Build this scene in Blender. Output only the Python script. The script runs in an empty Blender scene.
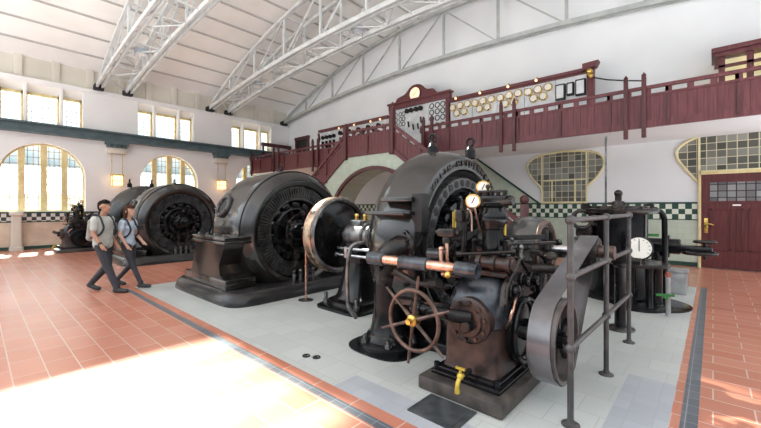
import bpy, bmesh, math, random
from mathutils import Vector, Matrix
random.seed(4)
PI = math.pi
sc = bpy.context.scene
COL = sc.collection

# ------------------------------------------------------------------ materials
MATS = {}
def nmat(name):
    m = bpy.data.materials.new(name); m.use_nodes = True
    nt = m.node_tree; b = nt.nodes['Principled BSDF']
    MATS[name] = m
    return m, nt, b
def L(nt, a, b): nt.links.new(a, b)
def coords(nt, scale=(1, 1, 1), swz=None):
    tc = nt.nodes.new('ShaderNodeTexCoord'); out = tc.outputs['Object']
    if swz:
        s = nt.nodes.new('ShaderNodeSeparateXYZ'); L(nt, out, s.inputs[0])
        c = nt.nodes.new('ShaderNodeCombineXYZ')
        for i, k in enumerate(swz):
            if k is not None: L(nt, s.outputs[k], c.inputs[i])
            else: c.inputs[i].default_value = 0.37
        out = c.outputs[0]
    mp = nt.nodes.new('ShaderNodeMapping'); mp.inputs['Scale'].default_value = scale
    L(nt, out, mp.inputs['Vector'])
    return mp.outputs[0]
def noisy(name, c1, c2, rough=.5, metal=0., scale=6., lo=.4, hi=.62, bump=0., spec=.5, rvar=.12, stretch=(1, 1, 1)):
    m, nt, b = nmat(name)
    v = coords(nt, stretch)
    n = nt.nodes.new('ShaderNodeTexNoise'); n.inputs['Scale'].default_value = scale; n.inputs['Detail'].default_value = 5
    L(nt, v, n.inputs['Vector'])
    r = nt.nodes.new('ShaderNodeValToRGB'); r.color_ramp.elements[0].position = lo; r.color_ramp.elements[1].position = hi
    r.color_ramp.elements[0].color = (*c1, 1); r.color_ramp.elements[1].color = (*c2, 1)
    L(nt, n.outputs['Fac'], r.inputs[0]); L(nt, r.outputs[0], b.inputs['Base Color'])
    b.inputs['Metallic'].default_value = metal; b.inputs['Specular IOR Level'].default_value = spec
    mr = nt.nodes.new('ShaderNodeMapRange'); mr.inputs['To Min'].default_value = max(.03, rough - rvar); mr.inputs['To Max'].default_value = rough + rvar
    L(nt, n.outputs['Fac'], mr.inputs['Value']); L(nt, mr.outputs[0], b.inputs['Roughness'])
    if bump:
        bp = nt.nodes.new('ShaderNodeBump'); bp.inputs['Strength'].default_value = bump; bp.inputs['Distance'].default_value = .01
        L(nt, n.outputs['Fac'], bp.inputs['Height']); L(nt, bp.outputs[0], b.inputs['Normal'])
    return m
def bricks(name, c1, c2, cm, w, h, mortar, rough, off=.5, swz=None, bias=0., spec=.5, shift=None, vary=None):
    m, nt, b = nmat(name)
    v = coords(nt, (1, 1, 1), swz)
    if shift: v.node.inputs['Location'].default_value = shift
    t = nt.nodes.new('ShaderNodeTexBrick')
    t.offset = off; t.squash = 1.
    t.inputs['Scale'].default_value = 1.; t.inputs['Brick Width'].default_value = w; t.inputs['Row Height'].default_value = h
    t.inputs['Mortar Size'].default_value = mortar; t.inputs['Mortar Smooth'].default_value = .1; t.inputs['Bias'].default_value = bias
    t.inputs['Color1'].default_value = (*c1, 1); t.inputs['Color2'].default_value = (*c2, 1); t.inputs['Mortar'].default_value = (*cm, 1)
    L(nt, v, t.inputs['Vector'])
    out = t.outputs['Color']
    if vary:
        n = nt.nodes.new('ShaderNodeTexNoise'); n.inputs['Scale'].default_value = vary[0]; n.inputs['Detail'].default_value = 4
        L(nt, v, n.inputs['Vector'])
        mr = nt.nodes.new('ShaderNodeMapRange'); mr.inputs['From Min'].default_value = .3; mr.inputs['From Max'].default_value = .7
        mr.inputs['To Min'].default_value = 1 - vary[1]; mr.inputs['To Max'].default_value = 1 + vary[1]
        L(nt, n.outputs['Fac'], mr.inputs['Value'])
        mx = nt.nodes.new('ShaderNodeVectorMath'); mx.operation = 'SCALE'
        L(nt, out, mx.inputs[0]); L(nt, mr.outputs[0], mx.inputs['Scale']); out = mx.outputs[0]
    L(nt, out, b.inputs['Base Color'])
    b.inputs['Roughness'].default_value = rough; b.inputs['Specular IOR Level'].default_value = spec
    return m
def checker(name, c1, c2, s, swz, shift=(0, 0, 0), rough=.3):
    m, nt, b = nmat(name)
    v = coords(nt, (1, 1, 1), swz); v.node.inputs['Location'].default_value = shift
    t = nt.nodes.new('ShaderNodeTexChecker'); t.inputs['Scale'].default_value = 1. / s
    t.inputs['Color1'].default_value = (*c1, 1); t.inputs['Color2'].default_value = (*c2, 1)
    L(nt, v, t.inputs['Vector']); L(nt, t.outputs[0], b.inputs['Base Color']); b.inputs['Roughness'].default_value = rough
    return m

noisy('black_enamel', (.005, .0052, .006), (.010, .010, .011), .15, 0, 4, spec=.3, rvar=.05)
noisy('dark_shell', (.008, .0078, .0075), (.016, .014, .012), .14, .0, 1.6, .3, .7, spec=.8, rvar=.04)
noisy('greasy_iron', (.013, .012, .012), (.036, .028, .024), .24, .2, 9, bump=.1, spec=.35)
noisy('black_matte', (.006, .006, .007), (.016, .016, .017), .6, 0, 7)
noisy('polished_steel', (.34, .35, .37), (.52, .53, .55), .2, 1., 12)
noisy('worn_steel', (.10, .10, .105), (.24, .235, .23), .34, .9, 8)
noisy('copper', (.48, .27, .19), (.68, .45, .35), .28, 1., 10)
noisy('pale_bronze', (.40, .30, .20), (.62, .5, .38), .3, .9, 8)
noisy('brass', (.55, .36, .09), (.75, .52, .16), .28, 1., 12)
noisy('yellow_brass', (.50, .36, .04), (.62, .46, .08), .4, .4, 12)
noisy('rust_iron', (.014, .010, .009), (.085, .042, .033), .32, .15, 9, .38, .75, bump=.2)
noisy('blue_black_cast', (.02, .024, .03), (.07, .08, .095), .22, .3, 7, bump=.06)
noisy('dark_plinth', (.018, .018, .019), (.030, .029, .029), .2, 0, 2, bump=.02, spec=.35)
noisy('stone_plinth', (.030, .026, .024), (.085, .07, .06), .6, 0, 7, bump=.4)
noisy('white_plaster', (.76, .78, .80), (.83, .845, .855), .75, 0, .6, .3, .7, spec=.2)
noisy('left_plaster', (.78, .77, .76), (.85, .84, .83), .7, 0, .6, .3, .7, spec=.2)
noisy('cream_panel', (.60, .56, .48), (.70, .66, .58), .8, 0, .7, .3, .7, spec=.2)
noisy('ceiling_white', (.80, .79, .76), (.88, .87, .85), .7, 0, .8, .3, .7, spec=.2)
noisy('shadow_line_grey', (.40, .39, .37), (.46, .45, .43), .7, 0, 3)
noisy('slot_grey', (.05, .05, .052), (.085, .083, .08), .28, .4, 5)
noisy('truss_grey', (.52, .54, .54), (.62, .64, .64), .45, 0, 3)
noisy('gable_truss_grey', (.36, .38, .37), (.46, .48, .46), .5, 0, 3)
noisy('crane_beam_green', (.062, .095, .105), (.095, .135, .145), .5, 0, 3)
noisy('burgundy_wood', (.105, .024, .029), (.16, .042, .048), .45, 0, 3, stretch=(8, 8, .6))
noisy('burgundy_dark', (.07, .018, .021), (.11, .03, .034), .45, 0, 3, stretch=(8, 8, .6))
noisy('door_red', (.085, .012, .014), (.125, .022, .022), .42, 0, 3, stretch=(9, 9, .6))
noisy('ochre_frame', (.66, .53, .25), (.78, .66, .36), .5, 0, 4)
noisy('pale_yellow', (.74, .66, .38), (.82, .75, .48), .5, 0, 4)
noisy('lead_bar', (.30, .29, .26), (.40, .38, .34), .5, 0, 4)
noisy('white_paint', (.80, .80, .79), (.88, .88, .87), .5, 0, 2)
noisy('marble_board', (.62, .64, .66), (.76, .77, .78), .25, 0, 2.5)
noisy('dial_white', (.82, .80, .72), (.9, .88, .82), .35, 0, 3)
noisy('railing_paint', (.055, .052, .052), (.10, .093, .093), .38, .2, 7)
noisy('belt_steel', (.11, .105, .11), (.17, .165, .175), .18, .45, 2, rvar=.04, spec=.7)
noisy('belt_leather', (.05, .042, .04), (.10, .085, .08), .4, .1, 5)
noisy('wheel_iron', (.075, .05, .04), (.16, .11, .09), .32, .6, 10)
noisy('green_trim', (.012, .045, .03), (.02, .07, .045), .4, 0, 4)
noisy('beige_dado', (.58, .46, .36), (.70, .58, .46), .5, 0, 2)
noisy('skin', (.42, .22, .14), (.50, .27, .18), .5, 0, 5)
noisy('skin_fair', (.55, .32, .23), (.63, .39, .29), .5, 0, 5)
noisy('hair_dark', (.010, .008, .007), (.02, .016, .013), .85, 0, 30, spec=.1, rvar=.05)
noisy('hair_brown', (.05, .022, .014), (.09, .04, .025), .85, 0, 30, spec=.1, rvar=.05)
noisy('shirt_grey', (.42, .44, .40), (.52, .54, .50), .8, 0, 8)
noisy('shirt_blue', (.40, .50, .60), (.50, .60, .70), .8, 0, 8)
noisy('trousers_dark', (.030, .033, .042), (.05, .053, .063), .8, 0, 8)
noisy('shoe_black', (.02, .02, .022), (.04, .04, .042), .6, 0, 8)
noisy('strap_navy', (.012, .016, .03), (.03, .035, .06), .7, 0, 8)
noisy('backpack_tan', (.25, .23, .20), (.36, .33, .29), .8, 0, 8)
noisy('grey_metal_box', (.30, .31, .31), (.42, .43, .43), .4, .4, 6)
noisy('green_paint', (.03, .16, .04), (.05, .24, .06), .4, 0, 6)
noisy('red_paint', (.22, .06, .035), (.32, .09, .05), .4, 0, 6)
noisy('hatch_steel', (.055, .062, .068), (.10, .108, .115), .42, .4, 10, bump=.3)
noisy('lamp_grey', (.30, .34, .38), (.40, .44, .48), .4, 0, 4)
noisy('hill_green', (.30, .40, .30), (.55, .62, .52), .9, 0, .2)
bricks('floor_orange', (.46, .17, .105), (.53, .215, .145), (.58, .40, .32), .5, .25, .006, .27, swz=(0, 1, 2), vary=(.5, .10), spec=1.)
bricks('floor_grey', (.46, .48, .465), (.51, .53, .51), (.41, .43, .41), .33, .33, .005, .3, off=.5, swz=(0, 1, 2), vary=(.6, .06))
bricks('floor_bluegrey', (.36, .38, .41), (.41, .43, .46), (.33, .35, .37), .17, .17, .003, .3, off=0., swz=(0, 1, 2))
bricks('floor_dark', (.085, .10, .12), (.12, .135, .155), (.26, .27, .28), .16, .16, .004, .35, off=0., swz=(0, 1, 2))
bricks('green_tile', (.48, .56, .46), (.55, .62, .52), (.44, .52, .43), .15, .15, .003, .18, off=0., swz=(0, 2, 1))
checker('dado_checker', (.02, .07, .045), (.72, .76, .66), .145, (0, 2, None), (0, .0, .0))
checker('dado_checker_left', (.03, .05, .05), (.72, .70, .66), .14, (1, 2, None))
bricks('glass_tile', (.07, .07, .058), (.30, .30, .26), (.62, .57, .40), .2, .2, .010, .12, off=0., swz=(0, 2, 1), shift=(.05, .02, 0))
bricks('door_glass', (.10, .10, .11), (.30, .31, .31), (.05, .03, .03), .178, .173, .012, .12, off=0., swz=(0, 2, 1))
def emis(name, col, s):
    m, nt, b = nmat(name); b.inputs['Base Color'].default_value = (*col, 1)
    b.inputs['Emission Color'].default_value = (*col, 1); b.inputs['Emission Strength'].default_value = s
emis('lamp_glow', (1., .66, .34), 2.2); emis('clock_glow', (1., .72, .50), .75); emis('flood_glow', (1., 1., 1.), 1.2)
emis('cabin_glow', (1., .80, .42), .55)
def pane_mat():
    m, nt, b = nmat('window_glass')
    out = nt.nodes['Material Output']
    tr = nt.nodes.new('ShaderNodeBsdfTransparent'); gl = nt.nodes.new('ShaderNodeBsdfGlossy'); gl.inputs['Roughness'].default_value = .05
    v = coords(nt, (1, 1, 1))
    n = nt.nodes.new('ShaderNodeTexNoise'); n.inputs['Scale'].default_value = 1.3; L(nt, v, n.inputs['Vector'])
    r = nt.nodes.new('ShaderNodeValToRGB'); r.color_ramp.elements[0].color = (.80, .88, .88, 1); r.color_ramp.elements[1].color = (.97, .97, .95, 1)
    r.color_ramp.elements[0].position = .38; r.color_ramp.elements[1].position = .6
    L(nt, n.outputs['Fac'], r.inputs[0]); L(nt, r.outputs[0], tr.inputs['Color'])
    mx = nt.nodes.new('ShaderNodeMixShader'); mx.inputs[0].default_value = .05
    L(nt, tr.outputs[0], mx.inputs[1]); L(nt, gl.outputs[0], mx.inputs[2]); L(nt, mx.outputs[0], out.inputs['Surface'])
pane_mat()

# ------------------------------------------------------------------ mesh builder
def basis(d):
    d = Vector(d).normalized()
    u = Vector((0, 0, 1)) if abs(d.z) < .9 else Vector((1, 0, 0))
    a = u.cross(d).normalized(); b = d.cross(a)
    return a, b, d
class MB:
    def __init__(s): s.bm = bmesh.new(); s.mi = 0
    def face(s, vs):
        try:
            f = s.bm.faces.new(vs); f.material_index = s.mi; return f
        except ValueError: return None
    def v(s, p): return s.bm.verts.new(p)
    def box(s, x0, x1, y0, y1, z0, z1, bev=0., rot=None, piv=None):
        t = bmesh.new()
        r = bmesh.ops.create_cube(t, size=1)
        for q in t.verts: q.co = Vector(((x0 + x1) / 2 + q.co.x * (x1 - x0), (y0 + y1) / 2 + q.co.y * (y1 - y0), (z0 + z1) / 2 + q.co.z * (z1 - z0)))
        if bev: bmesh.ops.bevel(t, geom=t.edges[:], offset=bev, segments=2, affect='EDGES', profile=.5)
        if rot:
            c = Vector(piv or ((x0 + x1) / 2, (y0 + y1) / 2, (z0 + z1) / 2))
            for q in t.verts: q.co = rot @ (q.co - c) + c
        s.merge(t); return s
    def merge(s, t):
        mp = {q: s.bm.verts.new(q.co) for q in t.verts}
        for f in t.faces:
            s.face([mp[q] for q in f.verts])
        t.free()
    def lathe(s, o, d, prof, n=32, a0=0., a1=2 * PI, close=False):
        A, B, D = basis(d); o = Vector(o); full = abs(a1 - a0 - 2 * PI) < 1e-6
        m = n if full else n + 1; rings = []
        for r, h in prof:
            if r < 1e-5: rings.append([s.v(o + D * h)]); continue
            rings.append([s.v(o + D * h + (A * math.cos(a0 + (a1 - a0) * i / n) + B * math.sin(a0 + (a1 - a0) * i / n)) * r) for i in range(m)])
        pr = list(zip(rings, rings[1:]))
        if close: pr.append((rings[-1], rings[0]))
        for p, q in pr:
            for i in range(n):
                j = (i + 1) % m
                if len(p) == 1 and len(q) == 1: continue
                if len(p) == 1: s.face([p[0], q[i], q[j]][::-1])
                elif len(q) == 1: s.face([p[i], p[j], q[0]])
                else: s.face([p[i], p[j], q[j], q[i]])
        return s
    def cyl(s, p0, p1, r0, r1=None, n=16, bev=0.):
        p0 = Vector(p0); p1 = Vector(p1); r1 = r0 if r1 is None else r1; h = (p1 - p0).length
        if bev: prof = [(0, 0), (r0 - bev, 0), (r0, bev), (r1, h - bev), (r1 - bev, h), (0, h)]
        else: prof = [(0, 0), (r0, 0), (r1, h), (0, h)]
        return s.lathe(p0, p1 - p0, prof, n)
    def sph(s, c, r, n=14, sq=(1, 1, 1)):
        k = max(4, n // 2); c = Vector(c)
        rows = [[s.v(c + Vector((0, 0, -r * sq[2])))]]
        for i in range(1, k):
            t = -PI / 2 + PI * i / k
            rows.append([s.v(c + Vector((r * sq[0] * math.cos(t) * math.cos(2 * PI * j / n), r * sq[1] * math.cos(t) * math.sin(2 * PI * j / n), r * sq[2] * math.sin(t)))) for j in range(n)])
        rows.append([s.v(c + Vector((0, 0, r * sq[2])))])
        for p, q in zip(rows, rows[1:]):
            for j in range(n):
                l = (j + 1) % n
                if len(p) == 1: s.face([p[0], q[l], q[j]])
                elif len(q) == 1: s.face([p[j], p[l], q[0]])
                else: s.face([p[j], p[l], q[l], q[j]])
        return s
    def torus(s, c, d, R, r, n=40, k=10, a0=0., a1=2 * PI):
        prof = [(R + r * math.cos(2 * PI * i / k), r * math.sin(2 * PI * i / k)) for i in range(k)]
        return s.lathe(c, d, prof, n, a0, a1, close=True)
    def tube(s, pts, r, n=10, closed=False, rr=None):
        P = [Vector(p) for p in pts]; m = len(P); rings = []; pa = None
        for i, p in enumerate(P):
            if closed: t = P[(i + 1) % m] - P[i - 1]
            else: t = P[min(i + 1, m - 1)] - P[max(i - 1, 0)]
            t.normalize()
            if pa is None: A, B, _ = basis(t)
            else:
                A = (pa - t * pa.dot(t)).normalized(); B = t.cross(A)
            pa = A; q = rr[i] if rr else r
            rings.append([s.v(p + (A * math.cos(2 * PI * j / n) + B * math.sin(2 * PI * j / n)) * q) for j in range(n)])
        prs = list(zip(rings, rings[1:])) + ([(rings[-1], rings[0])] if closed else [])
        for p, q in prs:
            for j in range(n): s.face([p[j], p[(j + 1) % n], q[(j + 1) % n], q[j]])
        if not closed:
            s.face(rings[0][::-1]); s.face(rings[-1])
        return s
    def bar(s, p0, p1, w, h, up=(0, 0, 1)):
        p0 = Vector(p0); p1 = Vector(p1); D = (p1 - p0).normalized(); U = Vector(up)
        A = U.cross(D)
        if A.length < 1e-4: A = Vector((1, 0, 0)).cross(D)
        A.normalize(); B = D.cross(A)
        q = [(-1, -1), (1, -1), (1, 1), (-1, 1)]
        a = [s.v(p0 + A * i * w / 2 + B * j * h / 2) for i, j in q]; b = [s.v(p1 + A * i * w / 2 + B * j * h / 2) for i, j in q]
        s.face(a[::-1]); s.face(b)
        for i in range(4): s.face([a[i], a[(i + 1) % 4], b[(i + 1) % 4], b[i]])
        return s
    def prism(s, poly, axis, t0, t1, bev=0.):
        def mk(p, t): return {'x': (t, p[0], p[1]), 'y': (p[0], t, p[1]), 'z': (p[0], p[1], t)}[axis]
        a = [s.v(mk(p, t0)) for p in poly]; b = [s.v(mk(p, t1)) for p in poly]; n = len(poly)
        fs = [s.face(a), s.face(b[::-1])]
        for i in range(n): s.face([a[(i + 1) % n], a[i], b[i], b[(i + 1) % n]])
        return s
    def loft(s, secs, n=28, pw=4.):
        rings = []
        for z, cx, cy, hx, hy in secs:
            ring = []
            for i in range(n):
                t = 2 * PI * (i + .5) / n; c, q = math.cos(t), math.sin(t)
                ring.append(s.v((cx + hx * math.copysign(abs(c) ** (2 / pw), c), cy + hy * math.copysign(abs(q) ** (2 / pw), q), z)))
            rings.append(ring)
        for p, q in zip(rings, rings[1:]):
            for i in range(n): s.face([p[i], p[(i + 1) % n], q[(i + 1) % n], q[i]])
        s.face(rings[0][::-1]); s.face(rings[-1]); return s
    def sweep(s, pts, w, h, axis_w=(0, 1, 0)):
        # rectangular bar along a path; width along axis_w
        W = Vector(axis_w); P = [Vector(p) for p in pts]; rings = []
        for i, p in enumerate(P):
            t = (P[min(i + 1, len(P) - 1)] - P[max(i - 1, 0)]).normalized(); N = t.cross(W).normalized()
            rings.append([s.v(p + W * a * w / 2 + N * b * h / 2) for a, b in ((-1, -1), (1, -1), (1, 1), (-1, 1))])
        for p, q in zip(rings, rings[1:]):
            for j in range(4): s.face([p[j], p[(j + 1) % 4], q[(j + 1) % 4], q[j]])
        s.face(rings[0][::-1]); s.face(rings[-1]); return s
    def bolts(s, c, d, R, n, r, h, a0=0.):
        A, B, D = basis(d); c = Vector(c)
        for i in range(n):
            t = a0 + 2 * PI * i / n; p = c + (A * math.cos(t) + B * math.sin(t)) * R
            s.cyl(p, p + D * h, r, n=6)
        return s
    def cut(s, co, no):
        bmesh.ops.bisect_plane(s.bm, geom=s.bm.verts[:] + s.bm.edges[:] + s.bm.faces[:], plane_co=co, plane_no=no, clear_inner=True)
        return s
def wpos(o):
    p = Vector((0, 0, 0))
    while o: p += o.location; o = o.parent
    return p
def finish(name, bm, mats, parent=None, sharp=38, recalc=True):
    if recalc: bmesh.ops.recalc_face_normals(bm, faces=bm.faces[:])
    if parent:
        off = wpos(parent)
        for q in bm.verts: q.co -= off
    ca = math.radians(sharp)
    for f in bm.faces: f.smooth = True
    for e in bm.edges:
        if len(e.link_faces) == 2 and e.calc_face_angle(0.) > ca: e.smooth = False
    me = bpy.data.meshes.new(name); bm.to_mesh(me); bm.free()
    for m in ([mats] if isinstance(mats, str) else mats): me.materials.append(MATS[m])
    o = bpy.data.objects.new(name, me); COL.objects.link(o)
    if parent: o.parent = parent
    return o
def part(parent, name, mb, mat, label=None, kind=None, sharp=38):
    o = finish(name, mb.bm, mat, parent, sharp)
    if label: o['label'] = label
    if kind: o['kind'] = kind
    return o
def tag(o, label, cat, group=None):
    o['label'] = label; o['category'] = cat
    if group: o['group'] = group
    return o
def thing(name, label, cat, loc, group=None):
    o = bpy.data.objects.new(name, None); o.empty_display_size = .1; COL.objects.link(o); o.location = loc
    return tag(o, label, cat, group)
def struct(name, mb, mat, parent=None, sharp=38):
    o = finish(name, mb.bm, mat, parent, sharp)
    if not parent: o['kind'] = 'structure'
    return o
def dup(root, dloc, label, rotz=0., group=None):
    r = root.copy(); COL.objects.link(r); r.location = root.location + Vector(dloc); r.rotation_euler = (0, 0, rotz); r['label'] = label
    if group: r['group'] = group
    for ch in list(root.children):
        c = ch.copy(); COL.objects.link(c); c.parent = r
        for g in list(ch.children):
            d = g.copy(); COL.objects.link(d); d.parent = c
    return r

XL, YB = -19.9, 13.4
# ------------------------------------------------------------------ setting: floor
def floor():
    xs = [-20.6, -8.83, -8.75, -2.6, -.62, -.25, -.19, -.085, 3.0]
    ys = [-4.5, 2.02, 2.11, 2.23, 2.52, 4.35, 9.95, 10.05, 13.8]
    m = MB()
    for i in range(len(xs) - 1):
        for j in range(len(ys) - 1):
            x = (xs[i] + xs[i + 1]) / 2; y = (ys[j] + ys[j + 1]) / 2; k = 0
            if -8.83 < x < -.25 and 2.23 < y < 9.95: k = 1
            if k == 1 and ((-2.6 < x < -.25 and y < 2.52) or (-.62 < x < -.25 and y < 4.35)): k = 2
            if (-8.83 < x < -.085 and 2.02 < y < 2.11) or (-.19 < x < -.085 and 2.02 < y < 10.05): k = 3
            m.mi = k
            a, b, c, d = xs[i], xs[i + 1], ys[j], ys[j + 1]
            m.face([m.v((a, c, 0)), m.v((b, c, 0)), m.v((b, d, 0)), m.v((a, d, 0))])
    bmesh.ops.remove_doubles(m.bm, verts=m.bm.verts[:], dist=1e-4)
    m.mi = 0
    m.box(-20.6, 3.0, -4.5, 13.8, -.3, -.02)
    struct('floor', m, ['floor_orange', 'floor_grey', 'floor_bluegrey', 'floor_dark'])
floor()

# ------------------------------------------------------------------ left wall
WC = [-2.75, 1.92, 6.55, 11.2]      # arched windows
CC = [-2.6, 1.9, 6.4, 10.9]         # clerestory groups
AH, SILL, SPR = 1.3, 1.48, 2.9
def left_wall():
    m = MB(); x0, x1 = XL - .45, XL
    ys = -4.5
    edges = []
    for c in WC: edges += [c - AH, c + AH]
    edges = [-4.5] + edges + [YB + .3]
    for i in range(0, len(edges), 2): m.box(x0, x1, edges[i], edges[i + 1], 0, 4.75)
    for c in WC:
        m.box(x0, x1, c - AH, c + AH, 0, SILL)
        n = 20
        for i in range(n):
            a, b = PI * i / n, PI * (i + 1) / n
            p = [(c + AH * math.cos(a), SPR + AH * math.sin(a)), (c + AH * math.cos(a), 4.75), (c + AH * math.cos(b), 4.75), (c + AH * math.cos(b), SPR + AH * math.sin(b))]
            m.prism(p, 'x', x0, x1)
    # clerestory zone 4.75 .. 6.72
    m.box(x0, x1, -4.5, YB + .3, 4.75, 5.0)
    op = []
    for c in CC: op += [(c - 1.24, c - .58), (c - .5, c + .5), (c + .58, c + 1.24)]
    y = -4.5
    for a, b in op:
        m.box(x0, x1, y, a, 5.0, 6.58); y = b
        m.prism([(XL - .45, 6.2), (XL, 6.52), (XL, 6.58), (XL - .45, 6.58)], 'y', a, b)
    m.box(x0, x1, y, YB + .3, 5.0, 6.58)
    m.box(x0, x1 + .05, -4.5, YB + .3, 6.58, 6.72)
    struct('wall_left', m, 'left_plaster')
    m = MB()
    m.box(XL - .5, XL - .26, -4.5, YB + .3, 6.72, 7.95)
    y = -6.8
    while y < 13.2:
        m.box(XL - .27, XL - .16, y, y + .26, 6.72, 7.8, .02); y += 1.12
    struct('trim_1', m, 'cream_panel')
    m = MB()     # roof eaves outside, added and lengthened to block sun at the windows
    m.prism([(XL - .5, 6.75), (XL - 4.3, 6.72), (XL - 4.3, 6.95), (XL - .5, 8.0)], 'y', -9, 15)
    struct('trim_2', m, 'white_paint')
    # dado
    m = MB(); m.mi = 0
    for i in range(len(edges) // 2): pass
    m.box(XL, XL + .025, -4.5, YB, .12, 1.08)
    m.mi = 1; m.box(XL, XL + .03, -4.5, YB, 1.08, 1.4)
    m.mi = 2; m.box(XL, XL + .05, -4.5, YB, 1.4, 1.46); m.box(XL, XL + .04, -4.5, YB, 1.05, 1.085); m.box(XL, XL + .05, -4.5, YB, 0, .12)
    struct('trim_3', m, ['beige_dado', 'dado_checker_left', 'green_trim'])
left_wall()
def win(name):
    o = bpy.data.objects.new(name, None); COL.objects.link(o); o['kind'] = 'structure'; return o
wn = 0
for c in WC:
    wn += 1; w = win('window_%d' % wn); w.location = (XL - .3, c, SILL)
    xf = XL - .3
    m = MB(); arc = [(c + (AH - .03) * math.cos(PI * i / 28), SPR + (AH - .03) * math.sin(PI * i / 28)) for i in range(29)]
    pts = [(xf, c + AH - .03, SILL)] + [(xf, y, z) for y, z in arc] + [(xf, c - AH + .03, SILL)]
    m.sweep(pts, .12, .07, (1, 0, 0)); m.box(xf - .06, xf + .1, c - AH, c + AH, SILL, SILL + .07)
    part(w, 'window_frame', m, 'pale_yellow')
    for dy in (-.655, 0, .64):
        m = MB(); m.box(xf - .05, xf + .12, c + dy - .1, c + dy + .1, SILL + .05, SPR + math.sqrt(AH ** 2 - dy ** 2) - .03)
        part(w, 'mullion', m, 'ochre_frame')
    m = MB(); z = SILL + .27
    while z < SPR + AH - .1:
        h = AH - .04 if z < SPR else math.sqrt(max(.01, (AH - .04) ** 2 - (z - SPR) ** 2))
        m.box(xf - .012, xf + .012, c - h, c + h, z - .012, z + .012); z += .27
    for dy in (-1.15, -.98, -.48, -.31, -.16, .16, .32, .48, .82, .98, 1.15):
        if abs(dy) > .64 or abs(dy) in (.48, .31, .32, .16):
            m.box(xf - .012, xf + .012, c + dy - .01, c + dy + .01, SILL + .05, SPR + math.sqrt((AH - .04) ** 2 - dy ** 2))
    part(w, 'glazing_bars', m, 'lead_bar')
    m = MB(); m.prism([(c + AH - .03, SILL)] + arc + [(c - AH + .03, SILL)], 'x', xf - .006, xf + .000)
    part(w, 'pane', m, 'window_glass')
for c in CC:
    for a, b in ((c - 1.24, c - .58), (c - .5, c + .5), (c + .58, c + 1.24)):
        wn += 1; w = win('window_%d' % wn); w.location = (XL - .4, a, 5.0); xf = XL - .4
        m = MB(); t = .055
        for bx in ((a, a + t, 5.0, 6.25), (b - t, b, 5.0, 6.25), (a, b, 5.0, 5.0 + t), (a, b, 6.14, 6.25)): m.box(xf - .04, xf + .05, *bx)
        part(w, 'window_frame', m, 'ochre_frame')
        m = MB(); n = 6 if b - a > .8 else 4
        for i in range(1, n): y = a + (b - a) * i / n; m.box(xf - .01, xf + .01, y - .008, y + .008, 5.05, 6.15)
        for i in range(1, 5): z = 5.02 + 1.14 * i / 5; m.box(xf - .01, xf + .01, a + t, b - t, z - .008, z + .008)
        part(w, 'glazing_bars', m, 'lead_bar')
        m = MB(); m.box(xf - .004, xf + .004, a + t, b - t, 5.05, 6.15); part(w, 'pane', m, 'window_glass')
# neighbouring building and hillside outside
m = MB(); m.box(-40, -33, -45, 60, -.3, 2.6); m.mi = 1; m.prism([(-40.6, 2.5), (-32.6, 2.5), (-36.5, 4.6)], 'y', -45.4, 60.4)
o = finish('neighbouring_building', m.bm, ['white_paint', 'lamp_grey']); o['kind'] = 'structure'
m = MB(); m.box(-45, -20.4, -45, 60, -.4, -.02); struct('ground_outside', m, 'beige_dado')
# ------------------------------------------------------------------ back wall
def back_wall():
    m = MB(); m.box(XL - .5, 4.2, YB, YB + .4, 0, 10.6)
    struct('wall_back', m, 'white_plaster')
    # dado: pale green tiles, checker band, green edges (right of the stair foot and behind the arch)
    m = MB(); y = YB
    def band(xa, xb):
        m.mi = 0; m.box(xa, xb, y - .02, y, .12, 1.32)
        m.mi = 1; m.box(xa, xb, y - .024, y, 1.305, 1.74)
        m.mi = 2; m.box(xa, xb, y - .035, y, 1.74, 1.79); m.box(xa, xb, y - .035, y, 0, .12); m.box(xa, xb, y - .03, y, 1.285, 1.31)
    band(-19.9, -10.3); band(-9.25, -4.5); band(-4.5, -.32)
    m.mi = 0; m.prism([(-9.25, 1.79), (-4.58, 1.79), (-7.23, 3.77), (-9.25, 3.77)], 'y', y - .02, y)
    m.mi = 2; m.bar((-4.55, y - .02, 1.78), (-7.6, y - .02, 4.05), .05, .06)
    struct('trim_4', m, ['green_tile', 'dado_checker', 'green_trim'])
back_wall()
def oval_window(n, outline, bars, x, z):
    w = win('window_%d' % n); w.location = (x, YB, z)
    m = MB(); m.prism(outline, 'y', YB - .03, YB - .005); part(w, 'tiled_glass', m, 'glass_tile')
    m = MB(); m.tube([(p[0], YB - .03, p[1]) for p in outline], .036, 8, closed=True); part(w, 'window_frame', m, 'pale_yellow')
    m = MB()
    for a, b in bars: m.bar((a[0], YB - .035, a[1]), (b[0], YB - .035, b[1]), (.05), .04, (0, 1, 0))
    part(w, 'glazing_bars', m, 'pale_yellow')
    return w
def crv(pts, k=6):
    out = []
    n = len(pts)
    for i in range(n - 1):
        p0 = Vector(pts[max(i - 1, 0)]); p1 = Vector(pts[i]); p2 = Vector(pts[i + 1]); p3 = Vector(pts[min(i + 2, n - 1)])
        for j in range(k):
            t = j / k
            out.append(tuple(.5 * ((2 * p1) + (p2 - p0) * t + (2 * p0 - 5 * p1 + 4 * p2 - p3) * t * t + (3 * p1 - p0 - 3 * p2 + p3) * t ** 3)))
    out.append(tuple(pts[-1])); return out
wx = -3.75
half = crv([(.72, 1.80), (.72, 2.28), (1.0, 2.62), (1.2, 3.0), (1.12, 3.28), (.75, 3.46), (0, 3.53)])
mush = [(wx + a, b) for a, b in half] + [(wx - a, b) for a, b in half[::-1][1:]]
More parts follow.
